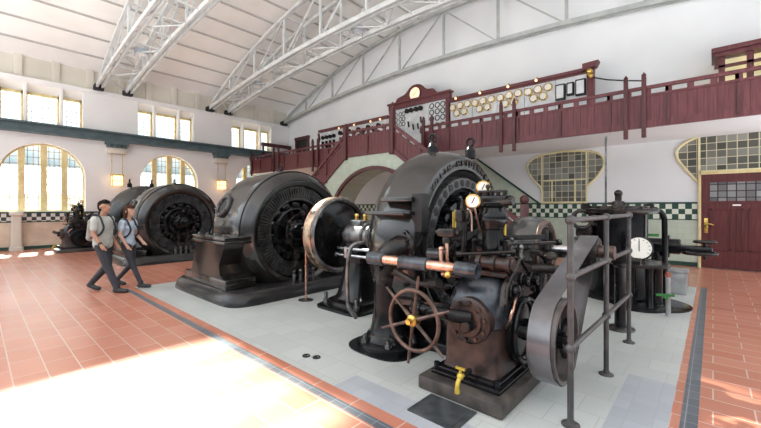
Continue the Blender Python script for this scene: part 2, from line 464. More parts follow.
oval_window(wn + 1, mush, [((wx - .70, 1.8), (wx - .70, 3.47)), ((wx + .70, 1.8), (wx + .70, 3.47)), ((wx - .7, 2.56), (wx + .7, 2.56)), ((wx - .36, 1.8), (wx - .36, 2.56)), ((wx + .36, 1.8), (wx + .36, 2.56))], wx, 1.8)
dx = .52
lf = crv([(-.30, 2.32), (-.58, 2.72), (-.76, 3.06), (-.70, 3.34), (-.3, 3.58), (dx, 3.72)])
oval = lf + [(2 * dx - a, b) for a, b in lf[::-1][1:]]
oval_window(wn + 2, oval, [((-.28, 2.3), (-.28, 3.58)), ((2 * dx + .28, 2.3), (2 * dx + .28, 3.58)), ((-.28, 2.62), (1.32, 2.62))], dx, 2.6)
o2 = [(a - 9.6, b) for a, b in oval]
oval_window(wn + 3, o2, [((-9.88, 2.3), (-9.88, 3.58)), ((-8.28, 2.3), (-8.28, 3.58))], -9.1, 2.6)
def door(n, xa, xb):
    d = win('door_%d' % n); d.location = (xa, YB, 0); y = YB - .02
    m = MB(); m.box(xa - .035, xa + .02, y - .09, y, 0, 2.6); m.box(xb - .02, xb + .035, y - .09, y, 0, 2.6); m.box(xa, xb, y - .09, y, 2.53, 2.6)
    part(d, 'door_frame', m, 'ochre_frame')
    m = MB(); m.box(xa + .02, xb - .02, y - .05, y, .02, 2.53)
    for a, b, c, e in ((xa + .2, xa + .62, .5, 1.6), (xa + .72, xb - .72 + .0, .5, 1.6), (xb - .62, xb - .2, .5, 1.6)):
        if b > a + .05:
            for q in ((a, b, c, c + .03), (a, b, e - .03, e), (a, a + .03, c, e), (b - .03, b, c, e)): m.box(q[0], q[1], y - .075, y - .05, q[2], q[3])
    m.box(xa + .05, xb - .05, y - .065, y - .05, .04, .3)
    m.box(xa + .15, xb - .15, y - .075, y - .05, 2.31, 2.36); m.box(xa + .15, xb - .15, y - .075, y - .05, 1.76, 1.81)
    part(d, 'door_panel', m, 'door_red')
    m = MB(); m.box(xa + .2, xb - .2, y - .06, y - .04, 1.8, 2.32); part(d, 'door_glass', m, 'door_glass')
    m = MB(); m.box(xa + .08, xa + .16, y - .065, y - .05, .95, 1.35, .01); m.tube([(xa + .12, y - .06, 1.2), (xa + .12, y - .13, 1.2), (xa + .22, y - .13, 1.19), (xa + .27, y - .12, 1.16)], .018)
    m.sph((xa + .12, y - .08, 1.02), .03)
    part(d, 'door_handle', m, 'brass')
    m = MB(); m.box(xa + .64, xa + .8, y - .056, y - .05, 1.68, 1.72); part(d, 'door_plate', m, 'white_paint')
    return d
door(1, -.26, 1.3); door(2, -10.25, -9.3)
# ------------------------------------------------------------------ ceiling
XC, RC, ZC = -8.2, 30.4, 10.05
def cz(x): return ZC - RC + math.sqrt(RC * RC - (x - XC) ** 2)
ADDED_SKYLIGHTS = [(-14.9, -12.6, .8, 3.3), (-14.0, -12.4, 4.95, 5.5), (-12.0, -10.5, 4.95, 5.95)]  # roof openings added out of view so that sun lands on the floor
def ceiling():
    m = MB(); N = 23; Y0, Y1 = -4.5, YB + .2
    xs = [-20.3 + (4.1 + 20.3) * i / N for i in range(N + 1)]
    cuts = sorted(set(xs + [q for k in ADDED_SKYLIGHTS for q in k[:2]]))
    for a, b in zip(cuts, cuts[1:]):
        mid = (a + b) / 2; ys = [Y0]
        for x0, x1, y0, y1 in sorted(ADDED_SKYLIGHTS, key=lambda k: k[2]):
            if x0 < mid < x1: ys += [y0, y1]
        ys.append(Y1)
        for i in range(0, len(ys), 2):
            m.prism([(a, cz(a)), (b, cz(b)), (b, cz(b) + .2), (a, cz(a) + .2)], 'y', ys[i], ys[i + 1])
    m.mi = 1  # grey strips stand in for the shadow lines between ceiling panels
    for x in xs[1:-1]:
        ys = [Y0]
        for x0, x1, y0, y1 in sorted(ADDED_SKYLIGHTS, key=lambda k: k[2]):
            if x0 < x < x1: ys += [y0, y1]
        ys.append(Y1)
        for i in range(0, len(ys), 2): m.box(x - .035, x + .035, ys[i], ys[i + 1], cz(x) - .05, cz(x) + .05)
    struct('ceiling', m, ['ceiling_white', 'shadow_line_grey'], sharp=2)
    for k, (x0, x1, y0, y1) in enumerate(ADDED_SKYLIGHTS):
        w = win('added_skylight_%d' % (k + 1)); w.location = ((x0 + x1) / 2, (y0 + y1) / 2, cz(x0))
        m = MB(); n = 4
        for i in range(n + 1): x = x0 + (x1 - x0) * i / n; m.bar((x, y0, cz(x) + .2), (x, y1, cz(x) + .2), .05, .08)
        part(w, 'window_frame', m, 'white_paint')
        m = MB(); m.prism([(x0, cz(x0) + .2), (x1, cz(x1) + .2), (x1, cz(x1) + .21), (x0, cz(x0) + .21)], 'y', y0, y1); part(w, 'pane', m, 'window_glass')
ceiling()
# ------------------------------------------------------------------ trusses
def tz(x): return 9.72 - 25.4 + math.sqrt(25.4 ** 2 - (x + 8.2) ** 2)
def bz(x): return 6.82 + .95 * (1 - ((x + 8.2) / 11.7) ** 2)
XS = [-19.85 + 23.3 * i / 10 for i in range(11)]
def truss(y, ypair, mat, label, foot=True):
    ys = [y] if ypair is None else [y, ypair]
    t = thing('roof_truss', label, 'truss', (-8.2, sum(ys) / len(ys), 6.8), 'arched roof trusses')
    fx = [-19.85 + 23.3 * i / 40 for i in range(41)]
    for yy in ys:
        m = MB(); m.sweep([(x, yy, tz(x)) for x in fx], .16, .12); part(t, 'top_chord', m, mat)
        m = MB()
        for q in (-.09, .09): m.sweep([(x, yy + q, bz(x)) for x in fx], .07, .15)
        part(t, 'bottom_chord', m, mat)
        for x in XS[1:-1]:
            m = MB(); m.bar((x, yy, bz(x)), (x, yy, tz(x)), .07, .09, (1, 0, 0)); part(t, 'upright', m, mat)
        for i in range(1, 9):
            a, b = (XS[i], XS[i + 1]) if i < 5 else (XS[i + 1], XS[i])
            m = MB(); m.bar((a, yy, tz(a) if i < 5 else tz(a)), (b, yy, bz(b)), .05, .06, (0, 1, 0)) if False else m.bar((a, yy, bz(a)), (b, yy, tz(b)), .045, .055, (0, 1, 0))
            part(t, 'diagonal', m, mat)
    if ypair:
        n = 20
        for i in range(n):
            a, b = -19.7 + 23 * i / n, -19.7 + 23 * (i + 1) / n
            y0, y1 = (y, ypair) if i % 2 else (ypair, y)
            m = MB(); m.bar((a, y0, bz(a)), (b, y1, bz(b)), .04, .04); part(t, 'brace', m, mat)
            m = MB(); m.bar((b, y, bz(b)), (b, ypair, bz(b)), .04, .04); part(t, 'strut', m, mat)
            if i % 2: m = MB(); m.bar((b, y, tz(b)), (b, ypair, tz(b)), .05, .05); part(t, 'strut', m, mat)
    for yy in ys: m = MB(); m.box(-19.98, -19.6, yy - .17, yy + .17, 6.7, 6.95, .02); part(t, 'bearing_shoe', m, 'black_matte', 'dark bearing shoe at the truss foot')
truss(3.65, 4.72, 'truss_grey', 'twin pale grey roof truss nearest the camera with foot above the first wall lantern')
truss(8.42, 9.42, 'truss_grey', 'twin pale grey roof truss, middle one, with foot above the second wall lantern')
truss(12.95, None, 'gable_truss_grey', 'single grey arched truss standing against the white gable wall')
def flood(x, y, lab):
    z = bz(x) + .14
    t = thing('floodlight', lab, 'lamp', (x, y, z), 'floodlights on the roof trusses')
    m = MB(); m.box(x - .16, x + .16, y - .2, y + .2, z - .16, z + .04, .03); part(t, 'lamp_housing', m, 'lamp_grey')
    m = MB(); m.box(x - .13, x + .13, y - .17, y + .17, z - .175, z - .16); part(t, 'lamp_glass', m, 'marble_board')
    for q in (-.22, .22): m = MB(); m.bar((x, y + q, z - .3), (x, y + q, z + .05), .03, .03, (1, 0, 0)); part(t, 'bracket', m, 'lamp_grey')
flood(-15.8, 4.2, 'grey floodlight hanging under the nearest twin truss')
flood(-15.9, 8.95, 'grey floodlight near the wall foot of the middle twin truss')
flood(-9.15, 8.95, 'grey floodlight high on the middle twin truss above the gallery')

# ------------------------------------------------------------------ crane beam, brackets and lanterns
t = thing('crane_beam', 'long dark green steel crane beam running along the window wall', 'beam', (XL, 3, 4.57))
m = MB(); m.box(XL + .1, XL + .16, -4.5, YB - .05, 4.6, 4.95); part(t, 'web', m, 'crane_beam_green')
m = MB(); m.box(XL, XL + .3, -4.5, YB - .05, 4.9, 4.97); m.box(XL, XL + .3, -4.5, YB - .05, 4.55, 4.62); part(t, 'flange', m, 'crane_beam_green')
for y, lb in ((-.45, 0), (4.3, 'between the first and second arched windows'), (9.0, 'right of the second arched window')):
    if lb == 0: continue
    t = thing('wall_bracket', 'dark bracket under the crane beam ' + lb, 'bracket', (XL, y, 4.1), 'brackets under the crane beam')
    m = MB(); m.box(XL, XL + .34, y - .42, y + .42, 4.42, 4.55); m.box(XL, XL + .26, y - .36, y + .36, 4.28, 4.42)
    for i in range(4): m.cyl((XL + .28, y - .27 + .18 * i, 4.3), (XL + .28, y - .27 + .18 * i, 4.42), .045)
    part(t, 'cornice', m, 'crane_beam_green')
    m = MB(); m.box(XL, XL + .22, y - .34, y + .34, 4.02, 4.28, .01); part(t, 'stone_block', m, 'cream_panel')
    t = thing('wall_lantern', 'glowing square lantern on thin rods ' + lb, 'lantern', (XL + .2, y, 2.55), 'hanging wall lanterns')
    m = MB()
    for q in (-.2, .2): m.cyl((XL + .2, y + q, 3.05), (XL + .2, y + q, 4.05), .012, n=6)
    part(t, 'rod', m, 'brass')
    m = MB()
    for a in (-.2, .2):
        for b in (-.14, .14): m.box(XL + .2 + b - .012, XL + .2 + b + .012, y + a - .012, y + a + .012, 2.6, 3.08)
    m.box(XL + .04, XL + .36, y - .23, y + .23, 3.06, 3.1)
    m.box(XL + .05, XL + .35, y - .22, y + .22, 2.8, 2.82)
    part(t, 'lantern_frame', m, 'brass')
    m = MB(); m.box(XL + .07, XL + .33, y - .19, y + .19, 2.62, 3.04, .02); part(t, 'lantern_glass', m, 'lamp_glow')
m = MB(); m.loft([(0, -19.65, 1.1, .2, .2), (.12, -19.65, 1.1, .2, .2), (.14, -19.65, 1.1, .16, .16), (1.3, -19.65, 1.1, .14, .14), (1.34, -19.65, 1.1, .2, .2), (1.46, -19.65, 1.1, .2, .2)], 16, 6)
o = finish('wall_pillar', m.bm, 'cream_panel'); tag(o, 'short pale stone pillar against the dado under the first arched window', 'pillar')

# ------------------------------------------------------------------ gallery
def parapet(t, xa, xb, y, z0=3.56, z1=4.53, batten=1.2):
    L_ = xb - xa; n = max(1, round(L_ / batten)); w = L_ / n
    for i in range(n):
        a, b = xa + i * w, xa + (i + 1) * w
        m = MB(); k = max(2, round(w / .16)); q = (b - a) / k
        for j in range(k): m.box(a + j * q + .004, a + (j + 1) * q - .004, y, y + .03, z0 + .14, z1 - .23)
        m.box(a, b, y + .012, y + .04, z0 + .1, z1 - .23)
        h = max(2, round(w / .36)); g = w / h
        for j in range(h): m.box(a + j * g - .06, a + j * g + .06, y, y + .035, z1 - .24, z1 - .06)
        m.box(b - .06, b, y, y + .035, z1 - .24, z1 - .06)
        part(t, 'board_panel', m, 'burgundy_wood')
        if i:
            m = MB(); m.box(a - .03, a + .03, y - .05, y, z0 + .02, z1 - .28); part(t, 'batten', m, 'burgundy_dark')
    m = MB(); m.box(xa - .02, xb + .02, y - .03, y + .06, z1 - .08, z1, .01); m.box(xa, xb, y - .02, y + .04, z1 - .25, z1 - .2); part(t, 'top_rail', m, 'burgundy_wood')
    m = MB(); m.box(xa, xb, y - .02, y + .06, z0 - .02, z0 + .15); part(t, 'bottom_rail', m, 'burgundy_wood')
def posts(t, y, xs, z0=3.3, z1=4.75):
    for x in xs:
        m = MB(); m.box(x - .045, x + .045, y - .1, y - .01, z0, z1, .01); m.lathe((x, y - .055, z1), (0, 0, 1), [(.03, 0), (.055, .03), (.02, .08), (0, .11)], 8)
        part(t, 'post', m, 'burgundy_dark')
GY = 10.74
m = MB(); m.box(-19.9, 3.9, GY + .02, YB, 3.56, 3.72); o = struct('slab_gallery', m, 'white_plaster')
t = thing('gallery_railing', 'long burgundy boarded railing of the gallery left of the arched landing', 'railing', (-15.2, GY, 3.56), 'burgundy gallery railings')
parapet(t, -19.86, -10.56, GY); posts(t, GY, (-19.6, -17.3, -16.85, -13.95, -13.55))
t = thing('gallery_railing', 'long burgundy boarded railing of the gallery right of the stair landing', 'railing', (-2, GY, 3.56), 'burgundy gallery railings')
parapet(t, -7.75, 3.9, GY, batten=1.16); posts(t, GY, (-7.6, -7.25, -4.75, -4.35, -1.58, -1.22))
# landing and stair flights
LX0, LX1, FY = -10.46, -8.12, 9.6
SL = .735
t = thing('gallery_staircase', 'double burgundy staircase meeting on an arched green tiled landing', 'staircase', (-9.3, 9.6, 0))
def arch():
    cx, hw, z0, h = -9.05, 2.5, .5, 2.56
    xl, xr = -14.3, -3.75
    m = MB(); n = 28
    top = lambda x: 3.55 if LX0 <= x <= LX1 else (3.55 - SL * (LX0 - x) if x < LX0 else 3.55 - SL * (x - LX1))
    xs = sorted(set([xl, xr, LX0, LX1, cx - hw, cx + hw] + [cx - hw * math.cos(PI * i / n) for i in range(n + 1)]))
    def bot(x): return 0. if abs(x - cx) >= hw - 1e-6 else z0 + h * math.sqrt(1 - ((x - cx) / hw) ** 2)
    for a, b in zip(xs, xs[1:]):
        mid = (a + b) / 2; ins = abs(mid - cx) < hw
        za = bot(a) if ins and abs(a - cx) < hw - 1e-6 else (z0 if ins else 0.); zb = bot(b) if ins and abs(b - cx) < hw - 1e-6 else (z0 if ins else 0.)
        ta, tb = max(.05, top(a)), max(.05, top(b))
        if ta <= za and tb <= zb: continue
        m.prism([(a, min(za, ta)), (b, min(zb, tb)), (b, tb), (a, ta)], 'y', FY + .02, GY)
    part(t, 'arch_masonry', m, 'green_tile')
    m = MB()
    pts = [(cx - (hw + .0) * math.cos(PI * i / n), FY, z0 + (h + .0) * math.sin(PI * i / n)) for i in range(n + 1)]
    m.sweep([(cx - hw, FY, 0)] + pts + [(cx + hw, FY, 0)], .10, .13); part(t, 'arch_edging', m, 'burgundy_dark')
arch()
def flight(sgn, x0):
    # treads
    m = MB(); n = 21; r = 3.55 / n; g = r / SL
    for i in range(n):
        xa = x0 + sgn * g * i; xb = x0 + sgn * g * (i + 1); z = 3.55 - r * i
        if i: m.box(min(xa, xb), max(xa, xb), FY + .1, GY - .02, max(0, z - .18), z)
    part(t, 'steps', m, 'worn_steel')
    ln = 4.6; xe = x0 + sgn * ln
    for yy in (FY,):
        m = MB(); k = 28
        for i in range(k):
            a = x0 + sgn * ln * i / k; b = x0 + sgn * ln * (i + 1) / k - sgn * .008
            za = 3.56 - SL * abs(a - x0); zb = 3.56 - SL * abs(b - x0)
            m.prism([(a, za - .02), (b, zb - .02), (b, zb + .72), (a, za + .72)], 'y', yy, yy + .05)
        part(t, 'flight_panel', m, 'burgundy_wood')
        m = MB(); m.bar((x0, yy + .02, 4.46), (xe, yy + .02, 4.46 - SL * ln), .1, .1); m.bar((x0, yy + .01, 4.28), (xe, yy + .01, 4.28 - SL * ln), .07, .06)
        m.bar((x0, yy, 3.62), (xe, yy, 3.62 - SL * ln), .09, .14)
        part(t, 'handrail', m, 'burgundy_wood')
        m = MB()
        for i in range(1, 14):
            x = x0 + sgn * ln * i / 14; z = 4.37 - SL * abs(x - x0)
            m.box(x - .05, x + .05, yy, yy + .04, z - .12, z + .08)
        part(t, 'rail_blocks', m, 'burgundy_wood')
        for i in (1, 2, 3):
            x = x0 + sgn * ln * i / 4; z = 3.56 - SL * abs(x - x0); m = MB(); m.box(x - .04, x + .04, yy - .04, yy, z - .1, z + .98, .01); part(t, 'batten', m, 'burgundy_dark')
flight(1, LX1); flight(-1, LX0)
parapet(t, LX0, LX1, FY, batten=1.17)
for x, h, w in ((LX0, 4.75, .075), (LX1, 5.0, .085)):
    m = MB(); m.box(x - w, x + w, FY - .1, FY + .08, 3.45, h, .015)
    m.lathe((x, FY, h), (0, 0, 1), [(.09, 0), (.1, .03), (.03, .06), (.03, .12), (.055, .16), (.03, .22), (0, .24)] if h > 4.9 else [(.08, 0), (.06, .06), (0, .1)], 10)
    part(t, 'newel_post', m, 'burgundy_dark')
m = MB(); m.box(-3.72, -3.55, FY - .08, FY + .1, 0, 1.72, .015); m.sph((-3.635, FY, 1.84), .12); part(t, 'newel_post', m, 'burgundy_dark')
m = MB(); m.box(LX0, LX1, FY + .05, GY + .02, 3.5, 3.58); part(t, 'landing_floor', m, 'worn_steel')

# ------------------------------------------------------------------ switchboards
SY = 12.6
def dial(t, x, z, r=.135):
    m = MB(); m.lathe((x, SY, z), (0, -1, 0), [(0, 0), (r, 0), (r, .07), (r - .03, .085), (r - .03, .07), (r - .035, .07)], 20)
    o = part(t, 'dial', m, 'brass', 'round brass dial')
    m = MB(); m.cyl((x, SY - .066, z), (x, SY - .074, z), r - .03, n=18); part(o, 'dial_face', m, 'dial_white')
t = thing('switchboard', 'marble switchboard right of the clock with rows of round brass dials', 'switchboard', (-5.2, SY, 3.72))
sx = [-7.68, -6.73, -5.75, -4.77, -3.77, -2.85]
for a, b in zip(sx, sx[1:]):
    m = MB(); m.box(a + .01, b - .01, SY, SY + .06, 3.72, 5.8); part(t, 'marble_panel', m, 'marble_board')
for a in sx[:4]:
    for dx_, dz in ((.14, 5.53), (.46, 5.55), (.78, 5.56), (.32, 5.28), (.63, 5.29)): dial(t, a + dx_, dz)
for x, w, h, z in ((-3.6, .3, .5, 5.3), (-3.31, .22, .4, 5.34), (-3.02, .3, .5, 5.33)):
    m = MB(); m.box(x - w / 2 + .01, x + w / 2 - .01, SY - .14, SY, z - h / 2, z + h / 2, .02); o = part(t, 'meter_case', m, 'black_matte', 'black square meter case')
    m = MB(); m.box(x - w / 2 + .045, x + w / 2 - .045, SY - .148, SY - .14, z - h / 2 + .05, z + h / 2 - .05); part(o, 'meter_face', m, 'marble_board')
m = MB(); m.box(-7.7, -2.72, SY - .12, SY + .1, 5.8, 5.9, .01); m.box(-7.7, -2.85, SY - .06, SY + .1, 5.74, 5.82)
m.prism([(-2.95, 5.8), (-2.6, 5.86), (-2.52, 6.02), (-2.95, 6.0)], 'y', SY - .2, SY + .1); part(t, 'cornice', m, 'burgundy_wood')
m = MB(); m.box(-2.85, -2.66, SY - .1, SY + .1, 3.72, 5.85, .01); part(t, 'end_post', m, 'burgundy_wood')
m = MB(); m.sph((-2.76, SY - .2, 5.72), .1, 12); m.sph((-2.72, SY - .2, 5.58), .07, 10); m.tube([(-2.76, SY - .1, 5.7), (-2.76, SY - .22, 5.62), (-2.7, SY - .25, 5.5)], .03); part(t, 'ornament', m, 'brass')
m = MB(); m.tube([(-2.68, SY - .1, 5.55), (-2.3, SY - .05, 5.4), (-1.9, SY, 5.3), (-1.4, SY + .1, 5.2)], .02, 6); part(t, 'cable', m, 'black_matte')
def bulb(t, x, z):
    m = MB(); m.tube([(x, SY - .05, z + .1), (x, SY - .18, z + .12), (x, SY - .24, z + .04)], .015, 6); o = part(t, 'bulb_arm', m, 'brass')
    m = MB(); m.sph((x, SY - .24, z), .045, 10); part(o, 'bulb', m, 'lamp_glow', 'glowing bulb')
for x in (-7.3, -6.3, -5.25, -4.3): bulb(t, x, 5.8)
# middle board with clock
t = thing('switchboard', 'taller middle switchboard crowned by a round lit clock', 'switchboard', (-9.2, SY, 3.72))
for a, b in ((-10.6, -9.98), (-9.96, -8.72), (-8.70, -7.85)):
    m = MB(); m.box(a, b, SY, SY + .06, 3.72, 5.95); part(t, 'marble_panel', m, 'marble_board')
for x in (-10.45, -10.2, -10.02):
    for z in (5.72, 5.5, 5.28): m = MB(); m.torus((x, SY - .01, z), (0, 1, 0), .085, .016, 16, 6); part(t, 'ring_gauge', m, 'black_matte')
for x in (-8.55, -8.28, -8.02):
    for z in (5.78, 5.52, 5.26): m = MB(); m.torus((x, SY - .01, z), (0, 1, 0), .1, .02, 16, 6); part(t, 'ring_gauge', m, 'black_matte')
    m = MB(); m.box(x - .07, x + .07, SY - .03, SY, 5.02, 5.06); part(t, 'name_strip', m, 'black_matte')
for x in (-9.78, -9.55, -9.3, -9.07):
    m = MB(); m.cyl((x, SY, 5.78), (x, SY - .14, 5.78), .1, n=16, bev=.02); part(t, 'switch_knob', m, 'black_enamel')
for x, z in ((-9.7, 5.2), (-9.05, 5.3), (-9.45, 5.05), (-9.2, 5.05)):
    m = MB(); m.bar((x, SY - .05, z - .12), (x, SY - .1, z + .12), .05, .05); part(t, 'switch_lever', m, 'black_enamel')
for x in (-10.75, -7.85): m = MB(); m.box(x, x + .15, SY - .08, SY + .1, 3.72, 6.0); part(t, 'side_post', m, 'burgundy_wood')
m = MB(); m.box(-10.8, -7.66, SY - .12, SY + .1, 5.95, 6.2, .01); m.box(-10.84, -7.58, SY - .18, SY + .1, 6.16, 6.24, .01); part(t, 'cornice', m, 'burgundy_wood')
cl = crv([(-10.35, 6.22), (-10.25, 6.38), (-9.85, 6.48), (-9.55, 6.72), (-9.3, 6.78), (-9.05, 6.72), (-8.75, 6.48), (-8.42, 6.42), (-8.3, 6.22)])
m = MB(); m.prism(cl, 'y', SY - .1, SY + .06); m.tube([(a, SY - .1, b) for a, b in cl], .04, 8); part(t, 'clock_pediment', m, 'burgundy_wood')
m = MB(); m.lathe((-9.32, SY - .1, 6.42), (0, -1, 0), [(.3, 0), (.3, .05), (.27, .06), (.27, .03)], 28); o = part(t, 'clock_rim', m, 'burgundy_dark')
m = MB(); m.cyl((-9.32, SY - .1, 6.42), (-9.32, SY - .135, 6.42), .27, n=28); f = part(o, 'clock_face', m, 'clock_glow', 'lit round clock face')
m = MB(); m.bar((-9.32, SY - .142, 6.42), (-9.22, SY - .142, 6.55), .02, .01, (0, 1, 0)); m.bar((-9.32, SY - .142, 6.42), (-9.42, SY - .142, 6.36), .025, .01, (0, 1, 0))
for i in range(12): a = i * PI / 6; m.bar((-9.32 + .21 * math.cos(a), SY - .14, 6.42 + .21 * math.sin(a)), (-9.32 + .25 * math.cos(a), SY - .14, 6.42 + .25 * math.sin(a)), .014, .01, (0, 1, 0))
part(o, 'clock_hands', m, 'brass')
# left board
t = thing('switchboard', 'long low switchboard left of the landing with black switch devices', 'switchboard', (-13.3, SY, 3.72))
for i in range(5):
    a = -15.7 + i * .97; m = MB(); m.box(a, a + .95, SY, SY + .06, 3.72, 5.65); part(t, 'marble_panel', m, 'marble_board')
for i in range(4):
    x = -15.5 + i * .3
    m = MB(); m.cyl((x, SY, 5.35), (x, SY - .1, 5.35), .1, n=14); m.box(x - .06, x + .06, SY - .1, SY, 4.8, 5.15, .01); m.cyl((x, SY, 4.65), (x, SY - .1, 4.65), .1, n=14); part(t, 'switch', m, 'black_enamel')
for i in range(10):
    x = -14.1 + i * .33
    m = MB(); m.cyl((x, SY, 5.42 - .1 * (i % 2)), (x, SY - .12, 5.42 - .1 * (i % 2)), .11, n=14); m.box(x - .03, x + .03, SY - .1, SY, 4.9, 5.2); part(t, 'switch', m, 'greasy_iron')
m = MB(); m.box(-15.8, -10.85, SY - .14, SY + .1, 5.65, 5.78, .01); part(t, 'cornice', m, 'burgundy_wood')
m = MB(); m.tube([(-15.78, SY - .1, 3.8), (-15.8, SY - .1, 5.1), (-15.72, SY - .1, 5.3), (-15.8, SY - .1, 5.6)], .06, 8); part(t, 'end_post', m, 'burgundy_dark')
for x in (-14.0, -12.9, -11.8, -11.2): bulb(t, x, 5.62)
# glazed cabin at the right end of the gallery
t = thing('gallery_cabin', 'burgundy glazed cabin with yellow interior at the right end of the gallery', 'cabin', (1.2, 12.4, 3.72))
m = MB()
for x in (.1, .6, 1.5, 2.6): m.box(x, x + .12, 12.4, 12.52, 3.72, 5.38)
m.box(.02, 2.7, 12.4, 12.5, 5.1, 5.16); m.box(.02, 2.7, 12.42, 12.5, 3.72, 4.75)
part(t, 'cabin_frame', m, 'burgundy_wood')
m = MB(); m.box(.03, 2.8, 12.3, 13.3, 5.36, 5.47); m.box(-.03, 2.9, 12.22, 13.35, 5.45, 5.56, .01); part(t, 'cornice', m, 'burgundy_wood')
m = MB(); m.box(.12, 2.6, 12.68, 12.72, 3.75, 5.36); part(t, 'lit_interior', m, 'cabin_glow')
m = MB(); m.box(.14, 2.6, 12.45, 12.46, 4.75, 5.36); part(t, 'cabin_glass', m, 'window_glass')
# far-left things on the gallery
t = thing('gallery_doorway', 'small dark doorway with burgundy frame on the gable wall at the far left of the gallery', 'doorway', (-18.4, YB, 3.72))
m = MB(); m.box(-19.0, -17.9, YB - .03, YB - .001, 3.72, 5.75); part(t, 'opening', m, 'black_matte')
m = MB(); m.box(-19.12, -18.95, YB - .1, YB - .001, 3.72, 5.8); m.box(-17.95, -17.78, YB - .1, YB - .001, 3.72, 5.8); m.box(-19.15, -17.75, YB - .12, YB - .001, 5.72, 5.9); part(t, 'door_casing', m, 'burgundy_dark')
t = thing('gallery_gate', 'dark open gate frame on the gallery beside the window wall', 'gate', (XL + .3, 12.2, 3.72))
m = MB(); m.box(-19.7, -19.62, 11.4, 11.5, 3.72, 5.35); m.box(-19.7, -19.62, 13.2, 13.3, 3.72, 5.35); m.box(-19.72, -19.6, 11.35, 13.35, 5.25, 5.45); part(t, 'gate_frame', m, 'burgundy_dark')

